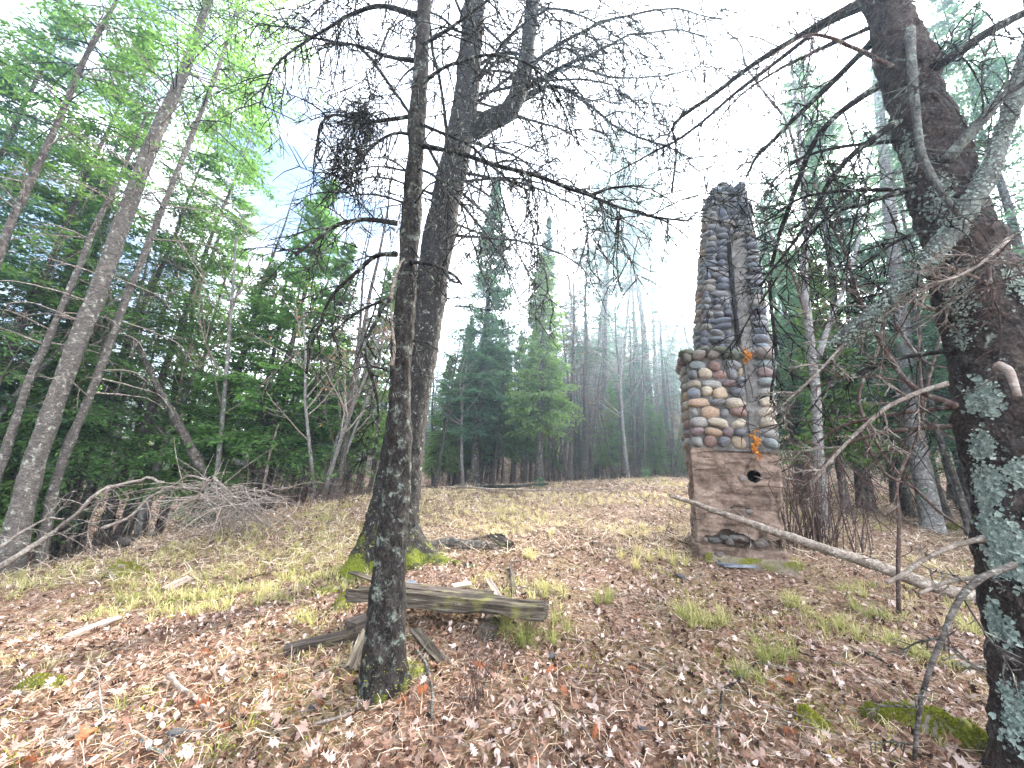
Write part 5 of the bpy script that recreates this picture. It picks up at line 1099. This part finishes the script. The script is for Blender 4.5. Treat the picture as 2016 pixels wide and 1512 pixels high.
P0, P1 = hit(1005, 1120, .03), hit(1012, 1178, .02); board('stick', 'straight light brown stick standing end on behind the pinkish slab', 'stick', P0, P1, .035, .03, 'wood', 14, 0, .006, .01, nx=20)
P0, P1 = hit(890, 1168, .05), hit(925, 1160, .05); board('wood_chip', 'flat yellowish wood chip beside the dark plank', 'wood chip', P0, P1, .09, .018, 'wood_pale', 15, .1, .004, .02, nx=14)
P0, P1 = hit(790, 1180, .06), hit(815, 1165, .09); board('slate_chip', 'small blue grey slate leaning beside the slender spruce', 'slate', P0, P1, .10, .010, 'slate', 16, .3, .002, .02, nx=10)
P0, P1 = hit(968, 1068, .06), hit(1000, 1085, .05); board('log_piece', 'short split rotten log at the end of the big root', 'log', P0, P1, .14, .10, 'wood', 17, .3, .03, .05, nx=26)
P0, P1 = hit(900, 1075, .04), hit(985, 1058, .05); board('bark_slab', 'dark bark slab lying along the root behind the forked spruce', 'bark', P0, P1, .05, .03, 'wood_dark', 18, .1, .012, .04, nx=24)
P0, P1 = hit(125, 1265, .03), hit(235, 1228, .05); board('wood_chip', 'grey split branch wood lying in the leaves at lower left', 'wood chip', P0, P1, .05, .03, 'wood_pale', 19, .2, .012, .05, nx=30)
P0, P1 = hit(325, 1165, .03), hit(378, 1145, .05); board('wood_chip', 'pale rotten wood with moss on its low side, left of the forked spruce', 'wood chip', P0, P1, .09, .04, 'wood_pale', 20, .3, .015, .05, nx=24)
P0, P1 = hit(1415, 1113, .015), hit(1488, 1115, .015); board('slate_slab', 'flat grey slate slab on the ground before the chimney', 'slate', P0, P1, .26, .022, 'slate', 21, 0, .004, .03, nx=16)
def pole(name, label, cat, pts, r, mat, seed, group=None, ns=0, sl_=.2, rows=40, jit=.008, sides=10):
    base = np.array(pts[0]); m = spline(pts, rows); m = m + jit * np.stack([fbm(m + seed, 5, 1, 2), fbm(m + seed, 5, 2, 2), fbm(m + seed, 5, 3, 2)], -1); rr = np.interp(np.linspace(0, 1, rows), np.linspace(0, 1, len(r)), r) * (1 + .1 * vnoise(m, 12, seed))
    o = link(name, tube_mesh(name, [capped(m, rr)], M[mat], sides, base), None, base); tag(o, label, cat, group)
    if ns: 
        tw = grow_twigs(m, .02, ns, sl_, .3, random.Random(seed), 3, .08, .006, .4, .05)
        link('twigs', tube_mesh('twigs', tw, M[mat], 4, base), o, kind='stuff')
    return o
pe = hit(1950, 1192, .05); ps = at(1318, 976, 4.75)
pole('fallen_pole', 'long pale fallen pole leaning across in front of the chimney foot', 'pole', [ps, at(1420, 1010, 4.7), at(1540, 1052, 4.6), at(1700, 1105, 4.5), at(1830, 1152, 4.4), pe, pe + [.7, -.15, -.03]], [.022, .035, .045, .055, .06, .065, .068], 'log', 4, None, 12, .5)
def gpole(name, label, pts, r, mat, seed, lift=.03, **k):
    P = [hit(a, c, lift) for a, c in pts]; return pole(name, label, k.pop('cat', 'stick'), P, r, mat, seed, **k)
gpole('fallen_pole', 'long thin fallen pole lying along the far edge of the clearing', [(735, 968), (830, 962), (960, 966), (1060, 962), (1180, 948), (1300, 938)], [.03, .035, .04, .035, .03, .02], 'twig', 31, .10, cat='pole', ns=14, sl_=.9)
gpole('fallen_pole', 'second thin pole lying closer in at the far edge of the clearing', [(820, 960), (900, 966), (1000, 972), (1110, 972), (1230, 968)], [.02, .02, .018, .014, .01], 'twig_pale', 32, .08, cat='pole', ns=10, sl_=.8)
gpole('fallen_pole', 'dark log end lying at the ridge left of the forked spruce', [(600, 998), (660, 982), (730, 966)], [.06, .06, .05], 'trunk', 33, .06, cat='log')
for k, (pts, r, mt, lab) in enumerate([
    (((330, 1340), (375, 1375), (420, 1425)), .013, 'wood_pale', 'short thick pale stick in the leaves at lower left'),
    (((820, 1285), (838, 1320), (850, 1360), (848, 1430)), .010, 'limb', 'crooked lichened stick lying right of the slender spruce foot'),
    (((1490, 1310), (1455, 1345), (1425, 1370), (1415, 1420)), .008, 'twig', 'dark bent twig lying at lower right centre'),
    (((1415, 1420), (1420, 1450), (1410, 1500)), .007, 'twig_pale', 'grey twig end near the bottom edge right of centre'),
    (((440, 1165), (500, 1140), (555, 1125)), .012, 'twig', 'dark stick lying left of the forked spruce'),
    (((95, 1470), (170, 1440), (230, 1405)), .012, 'twig_pale', 'brown branch lying at the lower left corner'),
    (((270, 1470), (310, 1490), (330, 1512)), .010, 'limb', 'lichened stick at the bottom edge left'),
    (((1025, 1175), (1065, 1150), (1075, 1140)), .007, 'twig', 'thin dark twig propped by the right end of the long timber'),
    (((1130, 1060), (1190, 1075), (1240, 1075)), .014, 'log', 'short pale stick in mid clearing'),
    (((1120, 1045), (1150, 1060), (1180, 1072)), .012, 'wood', 'weathered stick touching the short pale stick in mid clearing'),
    (((1230, 1030), (1310, 1060), (1390, 1085), (1480, 1100)), .010, 'twig', 'long thin dead branch lying toward the slate slab'),
    (((1290, 1045), (1380, 1075), (1500, 1090), (1600, 1085)), .010, 'twig_pale', 'long grey dead branch lying before the chimney foot'),
    (((1260, 1020), (1330, 1055), (1420, 1090)), .008, 'twig', 'forked dead branch beside the long thin dead branch'),
    (((1870, 1315), (1930, 1322), (1985, 1330)), .018, 'trunk', 'short dark rotten stick by the base of the huge lichened trunk'),
    (((1700, 1290), (1745, 1310), (1760, 1330)), .008, 'twig', 'small dark twig among the moss at lower right'),
    (((1010, 1440), (1015, 1400), (1000, 1380)), .006, 'wood_pale', 'thin pale stalk lying at the bottom centre'),
    (((1110, 1460), (1135, 1420), (1180, 1500)), .006, 'twig_pale', 'bent thin stalk lying at the bottom centre right'),
    (((620, 1440), (680, 1415), (705, 1400)), .008, 'twig_pale', 'pale twig below the slender spruce'),
    (((60, 1360), (140, 1330), (190, 1320)), .008, 'twig', 'dark twig lying on the left slope'),
    (((560, 1060), (640, 1035), (700, 1030)), .010, 'twig_pale', 'thin grey branch lying on the ridge left of the forked spruce'),
    (((380, 1040), (450, 1030), (520, 1025)), .015, 'twig_pale', 'grey branch lying on the crest before the brush heap')]):
    gpole('stick', lab, pts, [r, r * .9, r * .6], mt, 60 + k, .012 + r * .6, ns=(6 if 'branch' in lab else 2), sl_=(.5 if 'branch' in lab else .08), rows=18, jit=.012, sides=7)
# loose sticks nothing tells apart
g = np.random.default_rng(71); q = area_pts(g, 30, 1.9, 8, 1.1, 40, 1950)
for k, p in enumerate(q):
    az = g.uniform(0, 6.28); ln = g.uniform(.15, .45); d = np.array([math.cos(az), math.sin(az), 0]) * ln; e = p + d; e[2] = gz(e[0], e[1]); mm = (p + e) / 2 + [g.normal(0, .02), g.normal(0, .02), .02]
    pole('stick', 'loose thin stick lying among the fallen leaves', 'stick', [p + [0, 0, .015], mm, e + [0, 0, .015]], [.006, .006, .004], ('twig_pale', 'twig', 'log')[k % 3], 200 + k, 'loose sticks among the fallen leaves', 2, .07, 14, .008, 6)

# surface root of the forked spruce
rp = [hit(845, 1085, .03), hit(880, 1078, .05), hit(920, 1082, .05), hit(955, 1080, .04), hit(985, 1082, .0)]
m = spline(rp, 40); link('root', tube_mesh('root', [capped(m, np.interp(np.linspace(0, 1, 40), [0, .5, 1], [.085, .065, .045]) * (1 + .15 * vnoise(m, 9, 2)))], M['pale'], 14, bb), big)
# moss on the roots
g = np.random.default_rng(72)
hz = BT.path[:, 2] - BT.base[2]; rows_ = np.where((hz > .12) & (hz < .75))[0]; ii = g.choice(rows_, 5200); jj = g.integers(0, 72, 5200)
ang = jj / 72 * 6.28; w_ = np.exp(-(((ang - 3.6 + math.pi) % (2 * math.pi) - math.pi) / .8) ** 2) + .25; keep = (g.random(5200) < w_) & (g.random(5200) < np.exp(-(hz[ii] - .12) / .25)) & (vnoise(BT.V[ii, jj], 6, 3) > -.25)
moss_blades('moss', big, BT.V[ii, jj][keep] - bb, unit(BT.dirs[ii, jj][keep] + [0, 0, .5]), .022, 1)
ii = g.choice(np.where((NT.path[:, 2] - bs[2] < .32))[0], 1500); jj = g.integers(0, 56, 1500); keep = (g.random(1500) < np.exp(-(NT.path[ii, 2] - bs[2] - .1) / .12)) & (vnoise(NT.V[ii, jj], 9, 3) > -.1)
moss_blades('moss', near, NT.V[ii, jj][keep] - bs, unit(NT.dirs[ii, jj][keep] + [0, 0, .4]), .012, 2)
def moss_mound(px, py, rx, ry, hh, label, seed, group=None, az=0, mat='mossrock', n=1500, size=.016):
    c = hit(px, py); base = c.copy(); k = 26; a, r_ = np.meshgrid(np.linspace(0, 2 * math.pi, 36, endpoint=False), np.linspace(0, 1, k)); x = r_ * np.cos(a) * rx; y_ = r_ * np.sin(a) * ry
    X = x * math.cos(az) - y_ * math.sin(az) + c[0]; Y = x * math.sin(az) + y_ * math.cos(az) + c[1]; Q = np.stack([X, Y, X * 0], -1); Z = hgt(X, Y) + hh * (1 - r_ ** 2) * (.65 + .6 * vnoise(Q, 9, seed) + .35 * vnoise(Q, 25, seed)) + .015 - .03 * r_ ** 6
    V = np.stack([X, Y, Z], -1); i = np.arange(k * 36).reshape(k, 36); F = np.stack([i[:-1], np.roll(i, -1, 1)[:-1], np.roll(i, -1, 1)[1:], i[1:]], -1).reshape(-1, 4)
    o = link('moss_mound', mesh_np('moss_mound', V.reshape(-1, 3) - base, F, M[mat], True), None, base); tag(o, label, 'moss', group); gg = np.random.default_rng(seed)
    i1, i2 = (np.sqrt(gg.random(n)) * (k - 1)).astype(int), gg.integers(0, 36, n); kp = vnoise(V[i1, i2], 14, seed + 2) > -.35; moss_blades('moss', o, V[i1, i2][kp] - base, np.tile([0, 0, 1.0], (kp.sum(), 1)), size, seed); return o
moss_mound(1600, 1425, .085, .07, .07, 'bright lumpy moss cushion among the leaves at lower right, the left one', 81)
moss_mound(1722, 1415, .07, .06, .06, 'smaller moss cushion between the left cushion and the mossy log', 82)
moss_mound(1850, 1435, .25, .085, .10, 'long mossy rotten log by the base of the huge lichened trunk', 83, az=-.75, n=4500)
moss_mound(245, 1132, .28, .16, .17, 'mossy old stump on the left slope', 84, n=2200, size=.025)
moss_mound(640, 1165, .16, .12, .06, 'moss patch at the left root of the forked spruce', 85, n=1300)
moss_mound(680, 1190, .10, .20, .08, 'moss covered root running toward the rotten boards', 86, n=1800)
moss_mound(350, 1190, .22, .06, .04, 'flat moss strip beside the pale rotten wood', 87, az=.5, n=1200)
moss_mound(80, 1350, .15, .08, .03, 'flat moss patch on the lower left slope', 88, n=900)
moss_mound(1900, 1045, .5, .25, .10, 'green moss at the foot of the smooth grey trunk', 89, n=2400, size=.035)
moss_mound(790, 1318, .17, .12, .06, 'dark moss and litter mound at the foot of the slender spruce', 90, n=900, size=.012)
for k, (px, py, s) in enumerate(((1262, 1440, .05), (345, 1452, .05), (615, 1402, .04), (1085, 1298, .05), (1340, 1140, .07))):
    c = hit(px, py, .02); o = link('stone_chip', STONE_ME[k], None, c); o.scale = (s * .7, s * .5, s * .3); o.rotation_euler = (0, .2, k * 1.3); o.color = (.06, .06, .062, 1)
    tag(o, ['dark flat stone in the leaves at bottom right of centre', 'small dark stone at the lower left bottom', 'blue grey stone chip below the slender spruce', 'small stone under the right end of the long timber', 'rounded stone left of the slate slab'][k], 'stone')

# ------------------------------------------------------------------ shrubs, brush heap, weed stalks
def stems(name, label, cat, c, n, h0, h1, spread, mat, seed, r=.006, sub=5, lean=(0, 0)):
    g = np.random.default_rng(seed); o = thing(name, label, cat, c); polys = []
    for k in range(n):
        p = np.array([g.normal(0, spread), g.normal(0, spread * .6), -.05]); d = unit(np.array([g.normal(lean[0], .14), g.normal(lean[1], .14), 1.0])); h = g.uniform(h0, h1); pts = [p]
        for q in range(7): d = unit(d + g.normal(0, .07, 3)); pts.append(pts[-1] + d * h / 7)
        pts = np.array(pts); rr = r * g.uniform(.6, 1.3); link('stem', tube_mesh('stem', [(pts, np.linspace(rr, rr * .35, 8))], M[mat], 5), o)
        for q in range(sub):
            i = g.integers(2, 7); a = pts[i]; e = unit(d + g.normal(0, .55, 3)) * h * g.uniform(.08, .3); polys.append((np.array([a, a + e * .5 + g.normal(0, .01, 3), a + e]), np.array([.003, .0024, .0012])))
    if polys: link('twigs', tube_mesh('twigs', polys, M[mat], 3), o, kind='stuff')
    return o
def sp_(px, py): 
    p = hit(px, py); return p
stems('bare_shrub', 'dense clump of bare reddish stems at the right foot of the chimney', 'shrub', sp_(1600, 1080), 64, .7, 1.7, .24, 'twig_red', 3, .011, 8)
stems('bare_shrub', 'thin bare stems growing in front of the chimney base', 'shrub', sp_(1470, 1085), 14, .4, 1.1, .32, 'twig_red', 4, .004, 5)
stems('bare_shrub', 'small bare shrub at the far right of the chimney, near the grey trunk', 'shrub', sp_(1690, 1075), 8, .8, 1.8, .12, 'twig_red', 5, .008, 6)
stems('weed_stalks', 'cluster of upright reddish dead weed stalks in front of the long timber', 'weed', sp_(935, 1400), 22, .22, .48, .035, 'twig_red', 6, .0022, 3)
stems('weed_stalks', 'few thin dead stalks near the bottom left of the slender spruce', 'weed', sp_(455, 1440), 5, .12, .3, .02, 'twig_red', 7, .0018, 2)
stems('weed_stalks', 'two dark upright dead stalks on the clearing left of the chimney', 'weed', sp_(1345, 1020), 3, .3, .6, .10, 'twig', 8, .004, 3)
for k, (px, py) in enumerate(((925, 958), (1062, 966), (1270, 948), (880, 955))):
    c = hit(px, py); g = np.random.default_rng(300 + k); P, Ln, u = bez_branches(g, 26, .08, .42, lambda u: .26 - .16 * u, .3, .8, .1); V, F, t, tw = needles(g, P, Ln, 6, .07, .012, spacing=.03)
    o = thing('pine_seedling', ['small pale pine seedling in front of the tallest spruce', 'pine seedling at the clearing edge under the narrow spire spruce', 'pine seedling at the clearing edge left of the chimney', 'tiny pine seedling nearest the forked spruce at the clearing edge'][k], 'seedling', c); link('trunk', tube_mesh('trunk', [(np.array([[0, 0, -.03], [0, 0, .2], [.01, 0, .5]]), np.array([.008, .006, .002]))], M['trunk'], 5), o); link('crown', mesh_np('crown', V, F, M['hemlock'], False, t), o); o.scale = (.65, .65, .65)
# forked red-brown sapling limb standing at right
fy = hit(1770, 1212)[1]
fk = thing('forked_sapling', 'dead red brown forked sapling standing left of the huge lichened trunk', 'sapling', hit(1770, 1212))
fb = np.array(fk.location)
for k, (p, r0, r1, ns) in enumerate([(((1770, 1214), (1768, 1120), (1770, 1030), (1765, 960), (1785, 900), (1812, 850), (1822, 790), (1840, 700), (1858, 640)), .016, .010, 6), (((1768, 935), (1740, 895), (1712, 845), (1690, 780), (1728, 690), (1742, 620), (1770, 580)), .016, .008, 6), (((1690, 845), (1740, 930), (1800, 960), (1850, 1010), (1905, 1045)), .014, .010, 5), (((1765, 640), (1800, 690), (1830, 715), (1880, 730)), .012, .006, 4), (((1815, 800), (1812, 740), (1805, 700), (1812, 660)), .013, .009, 3), (((1820, 830), (1850, 850), (1900, 880)), .012, .007, 3)]):
    add_branch(fk, fb, [at(a, c, fy - .05 * i * (k % 2)) for i, (a, c) in enumerate(p)], r0, r1, M['twig_red'], ns, .5, .3, 900 + k, 4, .08, .0045, .012, 8, name='limb', tmat=M['twig'])
# grey brush heap
def brush_heap():
    c = hit(430, 1030); c = hit(430, 1062); root = thing('brush_heap', 'heap of grey dead branches with a long arching limb at left', 'brush', c); Yb_ = c[1]
    a0 = hit(5, 1145, .1)
    for k, (p, r0, r1, ns, sl_) in enumerate([
        (((-5, 1120), (50, 1085), (110, 1045), (160, 1000), (215, 960), (285, 943), (320, 948)), .035, .018, 14, .9), (((0, 1078), (45, 1045), (90, 1022), (130, 1020)), .018, .008, 6, .5), (((200, 1040), (250, 1020), (290, 985), (330, 960), (380, 938), (420, 945)), .022, .014, 12, .7), (((215, 960), (185, 1010), (175, 1060), (185, 1110)), .012, .006, 5, .4),
        (((420, 940), (470, 985), (510, 1020), (535, 1030)), .02, .008, 14, .5), (((425, 950), (428, 1000), (415, 1060)), .016, .008, 8, .5), (((410, 945), (385, 985), (350, 1030)), .014, .006, 8, .5), (((430, 960), (460, 1000), (480, 1030)), .014, .006, 10, .4), (((290, 990), (300, 1030), (310, 1060)), .010, .005, 5, .4), (((90, 1050), (85, 1100), (80, 1160)), .010, .005, 5, .4)]):
        add_branch(root, c, [at(a, b_, Yb_ - (1.3 if a < 60 else .7 if a < 250 else .2) + .12 * ((i * 7 + k) % 3)) for i, (a, b_) in enumerate(p)], r0, r1, M['twig_pale'], ns, sl_, .6, 950 + k, 5, .07, .006, .05, 8, fwd=.4)
    g = np.random.default_rng(91); polys = []
    for k in range(170):
        p = at(g.normal(430, 45), g.uniform(955, 1010), Yb_ + g.normal(0, .3)); d = unit(np.array([g.normal(.25, .8), g.normal(0, .6), g.normal(-.25, .35)])); ln = g.uniform(.4, 1.3); m = p + d * ln * .5 + g.normal(0, .05, 3); polys.append((spline([p, m, p + d * ln + [0, 0, -.1 * ln]], 6), np.linspace(.008, .002, 6)))
    link('twigs', tube_mesh('twigs', polys, M['twig_pale'], 4, c), root, kind='stuff')
brush_heap()
gpole('fallen_pole', 'dark rotten log sloping behind the grey brush heap', [(235, 1085), (300, 1050), (360, 1010)], [.10, .10, .09], 'trunk', 34, .1, cat='log')
# tall dead leaning pole in the left brush
P0 = hit(500, 1010); pole('fallen_pole', 'thin pale dead pole leaning upright left of the maple clump', 'pole', [gp(at(510, 1000, 9.4)[0], 9.4), at(530, 900, 9.4), at(548, 835, 9.4)], [.03, .025, .012], 'log', 35, None, 6, .4)
bk = hit(651, 985); board('bark_slab', 'pale curl of birch bark standing at the ridge below the maple clump', 'bark', bk + [0, 0, .0], bk + [.01, .02, .30], .10, .02, 'wood_pale', 36, 0, .01, .03, nx=14)

# ------------------------------------------------------------------ haze over the whole clearing
hm = bpy.data.materials.new('haze'); hm.use_nodes = True; hm.node_tree.nodes.clear()
ho = hm.node_tree.nodes.new('ShaderNodeOutputMaterial'); hv = hm.node_tree.nodes.new('ShaderNodeVolumePrincipled')
hv.inputs['Color'].default_value = (.6, .8, 1, 1); hv.inputs['Density'].default_value = .0038; hv.inputs['Anisotropy'].default_value = .72
hm.node_tree.links.new(hv.outputs[0], ho.inputs['Volume'])
V, F = box_grid(186, 164, 1, 1, 1, 1); ztop = 26.0; zb = -9.0
V[:, 2] = np.where(V[:, 2] > 0, ztop, zb); V[:, 1] += 20
o = link('haze', mesh_np('haze', V, F, hm), kind='stuff'); tag(o, 'thin pale haze hanging in the air over the clearing', 'haze')
